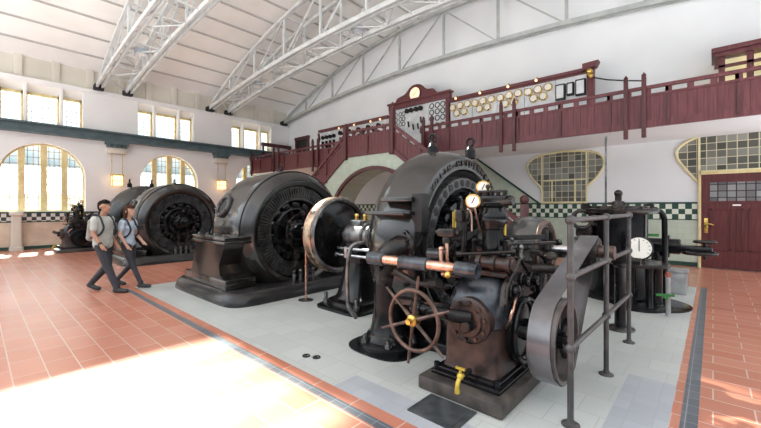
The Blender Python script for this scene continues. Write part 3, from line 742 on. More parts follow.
# ------------------------------------------------------------------ generators
AY, AZ = 4.4, 1.16
def rot_x(m_, n, fn):
    for i in range(n): fn(2 * PI * i / n)
def generator():
    t = thing('generator', 'large dark shelled generator in the middle on its own black plinth', 'generator', (-7.0, AY, 0), 'ring shaped generators')
    m = MB(); m.loft([(0, -7.06, 4.42, 1.40, 1.67), (.05, -7.06, 4.42, 1.40, 1.67), (.17, -7.06, 4.42, 1.36, 1.63), (.22, -7.06, 4.42, 1.30, 1.57)], 48, 9); part(t, 'plinth', m, 'dark_plinth')
    o = (0, AY, AZ); D = (1, 0, 0)
    m = MB(); m.lathe(o, D, [(.90, -6.22), (.93, -6.14), (1.0, -6.10), (1.06, -6.11), (1.09, -6.14), (1.15, -6.20), (1.205, -6.30), (1.235, -6.45), (1.235, -7.25), (1.205, -7.42), (1.14, -7.52), (1.04, -7.56), (.9, -7.5)], 96)
    m.cut((0, 0, .06), (0, 0, 1)); part(t, 'housing', m, 'dark_shell')
    m = MB(); m.torus((-6.105, AY, AZ), D, 1.02, .012, 96, 8); m.torus((-6.3, AY, AZ), D, 1.207, .012, 96, 8); m.cut((0, 0, .1), (0, 0, 1)); part(t, 'rim_moulding', m, 'black_enamel')
    # vent ring with slots
    m = MB(); m.lathe(o, D, [(.62, -6.34), (.62, -6.26), (.91, -6.24), (.91, -6.34)], 96, close=True); m.cut((0, 0, .12), (0, 0, 1)); part(t, 'vent_ring', m, 'black_matte'); m = MB()
    for i in range(90):
        a = 2 * PI * i / 90
        c, s_ = math.cos(a), math.sin(a)
        m.bar((-6.215, AY + .66 * c, AZ + .66 * s_), (-6.2, AY + .88 * c, AZ + .88 * s_), .024, .05, (1, 0, 0))
    m.torus((-6.2, AY, AZ), D, .885, .014, 80, 6); m.torus((-6.2, AY, AZ), D, .65, .02, 80, 6)
    m.cut((0, 0, .12), (0, 0, 1)); part(t, 'vent_bars', m, 'slot_grey')
    m = MB(); m.lathe(o, D, [(.93, -6.6), (0, -6.6)], 48); m.cut((0, 0, .06), (0, 0, 1)); part(t, 'inner_shield', m, 'black_matte')
    # rotor: rim, poles, spokes, hub
    m = MB(); m.lathe(o, D, [(.5, -6.5), (.5, -6.3), (.44, -6.28), (.44, -6.5)], 60, close=True)
    for i in range(14):
        a = 2 * PI * (i + .5) / 14; c, s_ = math.cos(a), math.sin(a)
        R = Matrix.Rotation(a, 3, 'X')
        m.box(-6.5, -6.27, AY + .47, AY + .60, AZ - .09, AZ + .09, .02, R, (-6.4, AY, AZ))
    part(t, 'rotor_poles', m, 'black_enamel')
    m = MB()
    for i in range(7):
        a = 2 * PI * i / 7; c, s_ = math.cos(a), math.sin(a)
        m.bar((-6.36, AY + .12 * c, AZ + .12 * s_), (-6.36, AY + .46 * c, AZ + .46 * s_), .08, .1, (1, 0, 0))
    part(t, 'rotor_spokes', m, 'black_enamel')
    m = MB(); m.lathe(o, D, [(0, -6.5), (.2, -6.5), (.2, -6.3), (.24, -6.3), (.24, -6.2), (.2, -6.16), (.14, -6.14), (.14, -5.95), (.10, -5.93), (0, -5.93)], 32)
    m.bolts((-6.18, AY, AZ), D, .19, 10, .018, .03); part(t, 'hub', m, 'black_enamel')
    # brush gear
    m = MB(); m.torus((-6.08, AY, AZ), D, .36, .018, 48, 6)
    for i in range(6):
        a = PI / 6 + i * PI / 3; c, s_ = math.cos(a), math.sin(a)
        m.box(-6.16, -6.04, AY + .36 * c - .04, AY + .36 * c + .04, AZ + .36 * s_ - .05, AZ + .36 * s_ + .05, .01)
    m.bar((-6.1, AY + .1, .22), (-6.1, AY + .1, AZ - .3), .09, .06); m.bar((-6.1, AY - .2, .22), (-6.1, AY - .12, AZ - .3), .06, .06)
    part(t, 'brush_gear', m, 'greasy_iron')
    m = MB()
    for y in (4.15, 4.3, 4.45, 4.6): m.cyl((-6.0, y, .22), (-6.0, y, .36), .035, n=10); m.sph((-6.0, y, .4), .04, 10)
    part(t, 'terminal', m, 'worn_steel')
    # feet
    for s_ in (-1, 1):
        m = MB(); ya, yb = AY + s_ * 1.52, AY + s_ * .98
        poly = [(-7.72, .40), (-7.6, .46), (-7.38, 1.0), (-6.22, 1.0), (-6.3, .8), (-6.42, .62), (-6.38, .46), (-6.26, .40)]
        m.prism(poly, 'y', min(ya, yb), max(ya, yb))
        m.box(-7.92, -6.12, min(ya, yb) - (.02 if s_ < 0 else 0), max(ya, yb) + (.02 if s_ > 0 else 0), .22, .40, .02)
        m.box(-7.5, -6.12, min(ya, yb) - (.04 if s_ < 0 else 0), max(ya, yb) + (.04 if s_ > 0 else 0), 1.0, 1.055, .012)
        m.box(-7.5, -6.12, min(ya, yb) - (.04 if s_ < 0 else 0), max(ya, yb) + (.04 if s_ > 0 else 0), 1.065, 1.13, .012)
        ft = part(t, 'foot', m, 'dark_shell')
        m = MB()
        for x in (-7.35, -7.0, -6.65, -6.3): m.cyl((x, AY + s_ * 1.47, 1.13), (x, AY + s_ * 1.47, 1.17), .03, n=6)
        part(ft, 'flange_bolts', m, 'worn_steel')
    # manhole on the flank
    a = math.radians(24); cc = Vector((-7.05, AY - 1.235 * math.cos(a), AZ + 1.235 * math.sin(a))); nn = Vector((0, -math.cos(a), math.sin(a)))
    m = MB(); m.lathe(cc - nn * .06, nn, [(.16, 0), (.235, 0), (.235, .09), (.21, .115), (.18, .115), (.16, .09), (.16, .0)], 28); part(t, 'manhole_ring', m, 'slot_grey')
    m = MB(); m.cyl(cc - nn * .02, cc + nn * .012, .165, n=24); part(t, 'manhole_opening', m, 'black_matte')
    m = MB(); m.lathe((-6.85, AY, AZ + 1.23), (0, 0, 1), [(.07, 0), (.07, .03), (.03, .06)], 12); m.torus((-6.85, AY, AZ + 1.335), (0, 1, 0), .055, .016, 20, 8); part(t, 'lifting_eye', m, 'black_enamel')
    return t
gen = generator()
dup(gen, (-6.2, 0, 0), 'large black generator in the background behind the two visitors', group='ring shaped generators')
# flywheel disc
t = thing('flywheel', 'polished round flywheel disc on the shaft right of the middle generator', 'flywheel', (-5.1, AY, AZ))
o = (0, AY, AZ); D = (1, 0, 0)
m = MB(); m.lathe(o, D, [(0, -5.26), (.5, -5.26), (.66, -5.22), (.66, -5.0), (.625, -4.96), (.60, -4.975), (.58, -5.02)], 72); part(t, 'rim', m, 'worn_steel')
m = MB()
for x in (-5.2, -5.03): m.torus((x, AY, AZ), D, .66, .014, 72, 8)
part(t, 'rim_band', m, 'copper', 'bright copper band')
m = MB(); m.lathe(o, D, [(.6, -5.04), (.5, -5.0), (.3, -4.975), (.13, -4.96), (.12, -4.9), (0, -4.9)], 64); part(t, 'face_plate', m, 'black_enamel')
m = MB()
for a0 in range(5): m.lathe((0, AY, AZ), D, [(.662, -5.18), (.672, -5.17), (.672, -5.06), (.662, -5.05)], 12, a0 * 2 * PI / 5 + .05, (a0 + 1) * 2 * PI / 5 - .05)
part(t, 'rim_segments', m, 'pale_bronze', 'pale bronze rim segments')
t.location.x += .07
# drive shaft
m = MB(); m.cyl((-7.4, AY, AZ), (-.86, AY, AZ), .075, n=24); m.cyl((-4.02, AY, AZ), (-3.78, AY, AZ), .15, n=24, bev=.02); m.cyl((-3.74, AY, AZ), (-3.5, AY, AZ), .15, n=24, bev=.02)
o = finish('drive_shaft', m.bm, 'polished_steel'); tag(o, 'bright steel shaft with a coupling joining flywheel and turbine', 'shaft')
# shaft bearing pedestal
def pedestal():
    t = thing('bearing_pedestal', 'black bearing pedestal with oil cups between flywheel and turbine', 'pedestal', (-4.42, AY, 0))
    cx, cy = -4.42, AY
    m = MB(); m.loft([(0, cx, cy, .52, .62), (.04, cx, cy, .52, .62), (.06, cx, cy, .48, .58)], 32, 7); m.loft([(.06, cx, cy, .42, .52), (.12, cx, cy, .41, .51), (.15, cx, cy, .36, .46)], 32, 5); part(t, 'base_plate', m, 'black_enamel')
    m = MB(); m.loft([(.14, cx, cy, .34, .42), (.22, cx, cy, .29, .36), (.45, cx, cy, .25, .29), (.7, cx, cy, .22, .25), (.92, cx, cy, .22, .24), (.98, cx, cy, .24, .27), (1.06, cx, cy, .24, .27)], 32, 4.5); part(t, 'column', m, 'black_enamel')
    m = MB(); m.cyl((cx - .3, cy, AZ), (cx + .3, cy, AZ), .19, n=28, bev=.03); m.cyl((cx - .2, cy, AZ), (cx + .2, cy, AZ), .23, n=28, bev=.02); m.box(cx - .13, cx + .13, cy - .15, cy + .15, AZ + .1, AZ + .27, .03); part(t, 'bearing_cap', m, 'worn_steel')
    for q in (-.1, .1):
        m = MB(); m.cyl((cx + q, cy, AZ + .26), (cx + q, cy, AZ + .31), .035, n=10); m.sph((cx + q, cy, AZ + .34), .04, 10); part(t, 'oil_cup', m, 'brass')
    m = MB()
    for z in (.86, .97): m.tube([(cx - .26, cy - .28, z), (cx + .5, cy - .28, z)], .028, 10)
    m.cyl((cx - .3, cy - .28, .86), (cx - .26, cy - .28, .86), .05); m.cyl((cx - .05, cy - .28, .82), (cx - .05, cy - .28, 1.0), .05)
    part(t, 'oil_pipe', m, 'polished_steel', 'bright oil pipe')
    for x, y in ((-.36, -.46), (.36, -.46), (-.36, .46), (.36, .46)):
        m = MB(); m.cyl((cx + x, cy + y, .06), (cx + x, cy + y, .13), .05, n=6); m.cyl((cx + x, cy + y, .13), (cx + x, cy + y, .19), .03, n=8); m.lathe((cx + x, cy + y, .19), (0, 0, 1), [(.04, 0), (.03, .04), (0, .06)], 8); part(t, 'anchor_bolt', m, 'worn_steel')
pedestal()
# barrier pole
t = thing('barrier_pole', 'slim copper coloured barrier pole standing before the flywheel', 'pole', (-5.35, 3.95, 0))
m = MB(); m.cyl((-5.35, 3.95, .03), (-5.35, 3.95, 1.3), .018, n=10); part(t, 'pole', m, 'copper')
m = MB(); m.lathe((-5.35, 3.95, 0), (0, 0, 1), [(0, 0), (.13, 0), (.13, .015), (.03, .035), (0, .035)], 20); part(t, 'foot_plate', m, 'worn_steel')
m = MB(); m.sph((-5.35, 3.95, 1.31), .032, 10); part(t, 'finial', m, 'copper')

# ------------------------------------------------------------------ turbine
def letters(text, r, a_mid, step, x):
    bm = bmesh.new(); ds = bpy.context.evaluated_depsgraph_get
    for i, ch in enumerate(text):
        if ch == ' ': continue
        cu = bpy.data.curves.new('letter', 'FONT'); cu.body = ch; cu.size = .11; cu.extrude = .005; cu.align_x = 'CENTER'; cu.align_y = 'CENTER'
        ob = bpy.data.objects.new('letter', cu); COL.objects.link(ob)
        bpy.context.view_layer.update()
        me = bpy.data.meshes.new_from_object(ob.evaluated_get(ds()))
        a = a_mid - (i - (len(text) - 1) / 2) * step     # angle from +Y towards +Z seen from +X (Y to the right)
        c, s = math.cos(a), math.sin(a)
        ctr = Vector((x, AY + r * c, AZ + r * s)); rt = Vector((0, s, -c)); up = Vector((0, c, s))
        mp = [bm.verts.new(ctr + rt * v.co.x + up * v.co.y + Vector((1, 0, 0)) * v.co.z) for v in me.vertices]
        for p in me.polygons:
            try: bm.faces.new([mp[k] for k in p.vertices])
            except ValueError: pass
        bpy.data.objects.remove(ob); bpy.data.curves.remove(cu); bpy.data.meshes.remove(me)
    return bm
def turbine():
    t = thing('turbine', 'big dark spiral turbine casing behind the governor with raised lettering', 'turbine', (-2.75, AY, 0), 'spiral turbines')
    o = (0, AY, AZ); D = (1, 0, 0)
    m = MB(); prof = [(.95, -2.52), (.99, -2.44), (1.12, -2.43), (1.16, -2.46), (1.20, -2.54), (1.24, -2.66), (1.262, -2.80), (1.255, -2.93), (1.21, -3.06), (1.13, -3.16), (1.0, -3.22), (.85, -3.24), (.4, -3.25), (0, -3.25)]
    m.lathe(o, D, prof, 96); m.cut((0, 0, .05), (0, 0, 1)); part(t, 'spiral_casing', m, 'dark_shell', sharp=50)
    bm = letters('VOITH HEIDENHEIM', 1.065, PI / 2 + .05, .105, -2.425); me_ = MB(); me_.bm.free(); me_.bm = bm
    part(t, 'raised_lettering', me_, 'dark_shell')
    m = MB(); m.lathe(o, D, [(.97, -2.47), (.90, -2.56), (.0, -2.56)], 72); m.cut((0, 0, .1), (0, 0, 1)); part(t, 'front_cover', m, 'black_matte')
    m = MB(); m.lathe(o, D, [(.735, -2.56), (.735, -2.48), (.745, -2.455), (.875, -2.455), (.885, -2.48), (.885, -2.56)], 72); m.cut((0, 0, .1), (0, 0, 1)); part(t, 'ported_ring', m, 'slot_grey')
    for i in range(34):
        a = 2 * PI * i / 34; z = AZ + .81 * math.sin(a)
        if z > .2: m = MB(); m.cyl((-2.47, AY + .81 * math.cos(a), z), (-2.45, AY + .81 * math.cos(a), z), .047, n=12); part(t, 'port', m, 'black_matte')
    m = MB(); m.lathe(o, D, [(.6, -2.56), (.58, -2.48), (.4, -2.40), (.3, -2.36), (.26, -1.95), (.2, -1.93), (.2, -1.75), (.0, -1.75)], 40)
    for i in range(16): a = 2 * PI * i / 16; m.cyl((-2.52, AY + .64 * math.cos(a), AZ + .64 * math.sin(a)), (-2.38, AY + .64 * math.cos(a), AZ + .64 * math.sin(a)), .06, .045, n=10)
    for i in range(16): a = 2 * PI * i / 16; b = a + .3; m.bar((-2.38, AY + .64 * math.cos(a), AZ + .64 * math.sin(a)), (-2.36, AY + .5 * math.cos(b), AZ + .5 * math.sin(b)), .05, .04, (1, 0, 0))
    part(t, 'guide_vane_gear', m, 'black_enamel')
    m = MB(); m.torus((-2.33, AY, AZ), D, .5, .035, 48, 8); part(t, 'regulating_ring', m, 'greasy_iron')
    # flange ledges on the left flank
    m = MB(); m.box(-3.05, -2.45, AY - 1.33, AY - 1.02, 1.56, 1.60, .01); m.box(-2.85, -2.45, AY - 1.25, AY - .9, 1.71, 1.76, .01); part(t, 'flange', m, 'dark_shell')
    m = MB(); m.box(-2.50, -2.36, AY - 1.12, AY - .98, 1.37, 1.80, .01); part(t, 'bracket_box', m, 'black_matte')
    for x, y in ((-2.85, AY - .18), (-2.62, AY + .45)):
        m = MB(); z = AZ + 1.25; m.lathe((x, y, z - .06), (0, 0, 1), [(.075, 0), (.075, .12), (.05, .15), (.03, .19)], 14); m.torus((x, y, z + .18), (0, 1, 0), .055, .018, 20, 8); part(t, 'lifting_eye', m, 'black_enamel')
    m = MB(); m.bar((-2.2, AY - .1, AZ + .22), (-2.2, AY - 1.05, AZ - .02), .075, .06, (1, 0, 0)); m.cyl((-2.3, AY - 1.05, AZ - .02), (-2.1, AY - 1.05, AZ - .02), .07); part(t, 'regulating_lever', m, 'slot_grey')
    # draft pipe elbow and support column on the camera side
    m = MB(); pts = [(-2.58, 3.42, 1.22), (-2.62, 3.24, 1.2), (-2.72, 3.16, 1.1), (-2.8, 3.2, .95), (-2.85, 3.28, .8)]
    m.tube(crv(pts, 5), .145, 20); m.torus((-2.61, 3.26, 1.205), (-.3, -1, 0), .18, .03, 32, 8); m.bolts((-2.61, 3.26, 1.205), (-.3, -1, 0), .18, 12, .014, .045)
    part(t, 'pipe_elbow', m, 'greasy_iron')
    m = MB(); cx, cy = -2.87, 3.32
    m.loft([(0, cx, cy, .45, .40), (.015, cx, cy, .45, .40)], 32, 3); m.lathe((cx, cy, 0), (0, 0, 1), [(.36, .015), (.36, .07), (.33, .09), (.28, .10), (.26, .16), (.21, .2)], 32); part(t, 'column_base', m, 'black_enamel')
    m = MB(); m.lathe((cx, cy, .16), (0, 0, 1), [(.24, 0), (.21, .06), (.175, .3), (.165, .62), (.2, .66), (.2, .74), (0, .74)], 28); part(t, 'support_column', m, 'black_enamel')
    for a in (.3, 1.6, 3.0, 4.3, 5.4):
        x, y = cx + .305 * math.cos(a), cy + .305 * math.sin(a); m = MB(); m.cyl((x, y, .06), (x, y, .13), .045, n=6); m.cyl((x, y, .13), (x, y, .17), .025, n=8); part(t, 'anchor_bolt', m, 'worn_steel')
    m = MB(); m.tube(crv([(-3.3, 3.35, 1.2), (-3.38, 3.2, 1.15), (-3.4, 3.15, .9), (-3.4, 3.15, .5), (-3.34, 3.12, .4), (-3.1, 3.0, .36)], 6), .026, 10); part(t, 'bypass_pipe', m, 'worn_steel')
    m = MB(); m.box(-3.0, -1.5, AY - .9, AY + .9, 0, .12, .02); m.box(-2.6, -1.9, AY - .7, AY + .7, .1, .35, .03); part(t, 'bed_plate', m, 'black_enamel')
    return t
turb = turbine()
dup(turb, (-12.6, -.2, 0), 'dark spiral turbine casing at far left behind the background generator', PI, 'spiral turbines')

# ------------------------------------------------------------------ outboard bearing with hood, belt drive
t = thing('thrust_bearing', 'rounded iron bearing hood on the shaft between turbine and upper belt pulley', 'bearing', (-1.6, AY, 0))
m = MB(); m.loft([(0, -1.45, AY, .26, .5), (.08, -1.45, AY, .26, .5), (.12, -1.45, AY, .2, .4), (.6, -1.45, AY, .15, .28), (.95, -1.45, AY, .17, .32)], 24, 5); part(t, 'pedestal_column', m, 'greasy_iron')
m = MB(); m.lathe((0, AY, AZ), (1, 0, 0), [(0, -1.80), (.3, -1.80), (.36, -1.74), (.38, -1.6), (.36, -1.46), (.32, -1.42), (.26, -1.42), (.26, -1.5), (0, -1.5)], 40); m.cut((0, 0, AZ - .18), (0, 0, 1)); part(t, 'hood', m, 'slot_grey')
m = MB(); m.torus((-1.43, AY, AZ), (1, 0, 0), .31, .035, 40, 8); part(t, 'hood_rim', m, 'wheel_iron')
m = MB()
for x in (-1.86, -1.8): m.cyl((x, AY, AZ), (x + .03, AY, AZ), .2, n=24)
part(t, 'coupling_discs', m, 'polished_steel')
PX = -1.0
UY, UZ, UR = AY - .02, AZ + .02, .155
LY, LZ, LR = 3.30, .535, .345
t = thing('upper_pulley', 'small dark pulley on the end of the turbine shaft carrying the belt', 'pulley', (PX, UY, UZ))
m = MB(); m.lathe((PX, UY, UZ), (1, 0, 0), [(.08, -.12), (UR - .01, -.12), (UR, -.10), (UR + .006, 0), (UR, .10), (UR - .01, .12), (.08, .12)], 36, close=True); part(t, 'drum', m, 'greasy_iron')
m = MB(); m.cyl((PX + .1, UY, UZ), (PX + .26, UY, UZ), .07, n=20); part(t, 'shaft_stub', m, 'wheel_iron')
t = thing('lower_pulley', 'large spoked belt pulley low beside the governor', 'pulley', (PX, LY, LZ))
m = MB(); m.lathe((PX, LY, LZ), (1, 0, 0), [(LR - .03, -.105), (LR, -.105), (LR + .005, 0), (LR, .105), (LR - .03, .105), (LR - .035, 0)], 56, close=True); part(t, 'rim', m, 'belt_leather')
m = MB(); m.lathe((PX, LY, LZ), (1, 0, 0), [(0, -.1), (.07, -.1), (.075, .09), (.045, .1), (.04, .14), (0, .14)], 20); part(t, 'hub', m, 'black_enamel')
for i in range(6):
    a = .3 + i * PI / 3; c, s_ = math.cos(a), math.sin(a); m = MB(); m.tube([(PX + .02, LY + .05 * c, LZ + .05 * s_), (PX + .02, LY + .2 * c, LZ + .2 * s_), (PX + .02, LY + (LR - .02) * c, LZ + (LR - .02) * s_)], .02, 8, rr=[.03, .02, .026]); part(t, 'spoke', m, 'black_enamel')
m = MB(); m.cyl((PX - .42, LY, LZ), (PX + .02, LY, LZ), .045, n=16); part(t, 'axle', m, 'worn_steel')
def belt():
    # flat belt over both pulleys; its two runs slant across each other
    u = Vector((0, UY, UZ)); l = Vector((0, LY, LZ)); r1, r2 = UR + .009, LR + .009
    d = l - u; dist = d.length; base = math.atan2(d.z, d.y); g = math.acos((r1 - r2) / dist)
    pt = lambda c, r, a: Vector((0, c.y + r * math.cos(a), c.z + r * math.sin(a)))
    n = 24; pts = []
    a0, a1 = base + g, base + 2 * PI - g
    for i in range(n + 1): f = i / n; pts.append((pt(u, r1, a0 + (a1 - a0) * f), -.035 + .07 * f if math.sin(base + 2 * PI - g) > math.sin(base + g) else .035 - .07 * f))
    s0, e0 = pts[-1][0], pt(l, r2, base - g); x0 = pts[-1][1]; x1 = -x0 * .7
    for i in range(1, 12): f = i / 12; pts.append((s0.lerp(e0, f), x0 + (x1 - x0) * f))
    for i in range(2 * n + 1): f = i / (2 * n); pts.append((pt(l, r2, base - g + 2 * g * f), x1 * (1 - 2 * f)))
    s1, e1 = pts[-1][0], pts[0][0]; x2, x3 = pts[-1][1], pts[0][1]
    for i in range(1, 12): f = i / 12; pts.append((s1.lerp(e1, f), x2 + (x3 - x2) * f))
    m = MB(); rings = []; N = len(pts); hw = .085; X = Vector((1, 0, 0))
    for i in range(N):
        p, off = pts[i]; tan = (pts[(i + 1) % N][0] - pts[i - 1][0]).normalized(); nrm = Vector((0, -tan.z, tan.y))
        c = Vector((PX + off, p.y, p.z))
        rings.append([m.v(c + X * sx * hw + nrm * sn * .004) for sx, sn in ((-1, -1), (1, -1), (1, 1), (-1, 1))])
    for i in range(N):
        p, q = rings[i], rings[(i + 1) % N]
        for j in range(4): m.face([p[j], p[(j + 1) % 4], q[(j + 1) % 4], q[j]])
    o = finish('drive_belt', m.bm, 'belt_steel'); tag(o, 'broad shiny flat belt slanting from the upper pulley down to the lower one', 'belt')
belt()

# ------------------------------------------------------------------ governor
def governor():
    t = thing('governor', 'cast iron governor in the foreground on a rough dark stone plinth', 'governor', (-1.6, 3.3, 0), 'turbine governors')
    m = MB(); m.box(-2.0, -1.2, 2.72, 4.35, 0, .125, .02); part(t, 'plinth', m, 'stone_plinth')
    m = MB(); m.box(-1.93, -1.27, 2.83, 3.95, .125, .165, .01); m.box(-1.9, -1.3, 2.86, 3.9, .165, .2, .01)
    for x, y in ((-1.89, 2.87), (-1.31, 2.87), (-1.31, 3.4), (-1.89, 3.4)): m.cyl((x, y, .165), (x, y, .225), .028, n=6)
    part(t, 'base_flange', m, 'black_enamel')
    m = MB(); m.loft([(.2, -1.6, 3.38, .27, .47), (.24, -1.6, 3.38, .255, .455), (.6, -1.6, 3.38, .25, .45)], 40, 14); part(t, 'lower_body', m, 'rust_iron', 'worn red brown lower body')
    m = MB(); m.loft([(.6, -1.6, 3.38, .252, .452), (.80, -1.6, 3.38, .25, .45), (.90, -1.6, 3.4, .24, .42), (.99, -1.6, 3.44, .21, .36), (1.04, -1.6, 3.48, .16, .28), (1.06, -1.6, 3.5, .1, .2)], 40, 5); part(t, 'upper_body', m, 'blue_black_cast', 'blue black shouldered upper body')
    # cylinder head on the front
    hc = (-1.58, 2.93, .66)
    m = MB(); m.lathe(hc, (0, -1, 0), [(.2, -.05), (.2, .04), (.185, .05), (.14, .052), (.13, .075), (.0, .075)], 36); m.bolts((hc[0], hc[1] - .045, hc[2]), (0, -1, 0), .165, 10, .017, .03, .2); part(t, 'cylinder_head', m, 'rust_iron')
    m = MB(); m.tube([(-1.56, 2.86, .7), (-1.62, 2.8, .71), (-1.78, 2.76, .715), (-2.05, 2.76, .72)], .05, 14, rr=[.062, .058, .05, .045]); m.cyl((-1.98, 2.76, .72), (-2.08, 2.76, .72), .06, n=16); m.cyl((-1.56, 2.9, .63), (-1.56, 2.78, .63), .05, n=14, bev=.01); part(t, 'pipe_stub', m, 'black_enamel')
    # side round cover (+X face)
    m = MB(); m.lathe((-1.35, 3.42, .52), (1, 0, 0), [(0, 0), (.30, 0), (.30, .05), (.27, .07), (.25, .05), (.1, .06), (.09, .12), (0, .12)], 40); m.torus((-1.27, 3.42, .52), (1, 0, 0), .285, .022, 40, 8); part(t, 'side_cover', m, 'black_enamel')
    for y, z, r in ((3.16, .92, .085), (3.38, .98, .07), (3.62, .95, .08)):
        m = MB(); m.lathe((-1.36, y, z), (1, 0, 0), [(0, 0), (r, 0), (r, .06), (r * .6, .07), (r * .6, .12), (r * .25, .13), (0, .13)], 20); m.torus((-1.29, y, z), (1, 0, 0), r * .85, .012, 20, 6); part(t, 'gear_boss', m, 'black_enamel')
    m = MB(); m.prism([(3.02, .8), (3.72, .8), (3.68, .95), (3.38, 1.16), (3.32, 1.16), (3.06, .95)], 'x', -1.36, -1.32); m.tube([(-1.31, 3.03, .82), (-1.31, 3.07, .96), (-1.31, 3.35, 1.18), (-1.31, 3.67, .97), (-1.31, 3.71, .82)], .016, 8); part(t, 'triangular_bracket', m, 'greasy_iron')
    # deck and valve chest
    m = MB(); m.box(-1.82, -1.34, 3.08, 3.66, 1.03, 1.065, .01); m.box(-1.9, -1.7, 2.96, 3.12, 1.0, 1.03, .01); m.box(-1.8, -1.5, 3.28, 3.6, 1.06, 1.18, .02); part(t, 'deck', m, 'rust_iron')
    m = MB(); m.cyl((-1.66, 3.2, 1.13), (-1.3, 3.2, 1.13), .062, n=20, bev=.012); m.cyl((-1.64, 3.2, 1.13), (-1.6, 3.2, 1.13), .085, n=20); m.cyl((-1.5, 3.2, 1.13), (-1.46, 3.2, 1.13), .078, n=20); m.cyl((-1.36, 3.2, 1.13), (-1.32, 3.2, 1.13), .08, n=20); part(t, 'valve_cylinder', m, 'rust_iron')
    m = MB(); cx, cy = -1.60, 3.42
    m.lathe((cx, cy, 1.17), (0, 0, 1), [(0, 0), (.17, 0), (.17, .03), (.105, .05), (.105, .26), (.12, .27), (.125, .3), (.14, .34), (.14, .40), (.12, .45), (.11, .48), (.14, .49), (.14, .52), (0, .52)], 32); part(t, 'pump_column', m, 'black_enamel')
    m = MB(); m.box(cx - .15, cx + .15, cy - .08, cy + .08, 1.69, 1.76, .015); m.cyl((cx - .2, cy - .05, 1.665), (cx + .22, cy - .05, 1.70), .035, n=12)
    for i in range(5): m.cyl((cx - .13 + .065 * i, cy - .03, 1.74), (cx - .13 + .065 * i, cy - .03, 1.80), .022, n=8)
    m.box(cx - .14, cx + .14, cy - .05, cy + .02, 1.79, 1.815, .008); m.sph((cx - .04, cy - .03, 1.85), .025, 10); m.cyl((cx - .04, cy - .03, 1.8), (cx - .04, cy - .03, 1.85), .014); m.sph((cx + .17, cy, 1.72), .045, 10)
    part(t, 'pump_head', m, 'greasy_iron')
    m = MB()
    for q in (-.09, -.13): m.cyl((-1.86, cy + q, 1.17), (-1.86, cy + q, 1.72), .02, n=10)
    m.cyl((-1.93, 3.12, 1.05), (-1.93, 3.12, 1.42), .024, n=10); m.box(-1.97, -1.89, 3.08, 3.16, 1.28, 1.36, .01); m.box(-2.02, -1.84, 3.06, 3.18, 1.36, 1.44, .015)
    m.cyl((-2.06, 3.12, 1.4), (-1.8, 3.12, 1.4), .025, n=10); m.box(-1.9, -1.82, 3.2, 3.36, 1.5, 1.62, .01); m.cyl((-1.97, 3.12, 1.2), (-1.89, 3.12, 1.2), .05, n=12); m.sph((-1.93, 3.12, 1.24), .045, 10)
    m.tube([(-1.93, 3.12, 1.3), (-1.9, 3.2, 1.34), (-1.86, 3.3, 1.3)], .018)
    part(t, 'control_linkage', m, 'greasy_iron')
    m = MB(); m.cyl((-1.93, 3.0, 1.12), (-1.93, 3.0, 1.24), .02, n=10); m.cyl((-1.9, 3.06, 1.3), (-1.9, 3.06, 1.12), .02, n=10); m.sph((-1.93, 3.0, 1.25), .026, 10); m.sph((-1.88, 2.98, 1.02), .035, 12); part(t, 'copper_fitting', m, 'copper')
    
    for l_ in (((-1.95, 3.3, 1.44), (-1.95, 3.3, 1.62), .010), ((-1.99, 3.32, 1.44), (-1.99, 3.32, 1.6), .008), ((-1.48, 3.42, 1.38), (-1.48, 3.42, 1.5), .012)):
        m = MB(); m.cyl(l_[0], l_[1], l_[2], n=8); part(t, 'oil_glass', m, 'yellow_brass', 'yellow oil sight glass')
    for c in ((-1.70, 3.2, 1.705), (-1.745, 3.5, 1.85)):
        m = MB(); m.lathe(c, (.35, -.9, .0), [(0, -.03), (.07, -.03), (.07, .015), (.06, .022), (.058, .01), (0, .01)], 24); o = part(t, 'pressure_gauge', m, 'brass')
        d = Vector((.35, -.9, 0)).normalized(); m = MB(); m.cyl(Vector(c) + d * .008, Vector(c) + d * .014, .058, n=22); f = part(o, 'gauge_face', m, 'dial_white')
        m = MB(); p = Vector(c) + d * .017; m.bar(p - Vector((.01, .004, .02)), p + Vector((.015, .006, .035)), .008, .003, d); part(o, 'gauge_needle', m, 'black_matte')
    m = MB(); m.tube(crv([(-1.92, 3.46, 1.64), (-1.86, 3.46, 1.58), (-1.84, 3.44, 1.4)], 5), .01, 8); m.tube([(-1.745, 3.52, 1.80), (-1.72, 3.5, 1.6)], .01, 8); m.tube([(-1.70, 3.22, 1.66), (-1.70, 3.3, 1.5), (-1.7, 3.36, 1.4)], .01, 8); part(t, 'gauge_pipe', m, 'copper')
    # clutter between governor and turbine
    m = MB(); m.cyl((-1.42, 3.72, 1.1), (-1.42, 3.72, 1.24), .09, n=18, bev=.02); m.cyl((-1.42, 3.72, 1.24), (-1.42, 3.72, 1.3), .05, n=12); m.tube(crv([(-1.42, 3.6, 1.12), (-1.36, 3.8, 1.2), (-1.3, 4.0, 1.12), (-1.3, 4.1, .95)], 5), .03, 10); m.cyl((-1.36, 3.7, 1.04), (-1.16, 3.82, 1.04), .05, n=14); m.sph((-1.2, 3.84, 1.16), .07, 14, (1, 1.3, .7)); m.bar((-1.6, 3.66, 1.33), (-1.3, 4.02, 1.34), .04, .05); m.cyl((-1.3, 4.02, 1.2), (-1.3, 4.02, 1.42), .03, n=10)
    part(t, 'lever_gear', m, 'greasy_iron')
    m = MB(); m.box(-1.5, -1.28, 3.82, 4.1, .5, 1.0, .03); m.box(-1.5, -1.26, 3.85, 4.25, .12, .5, .03); part(t, 'rear_casting', m, 'black_enamel')
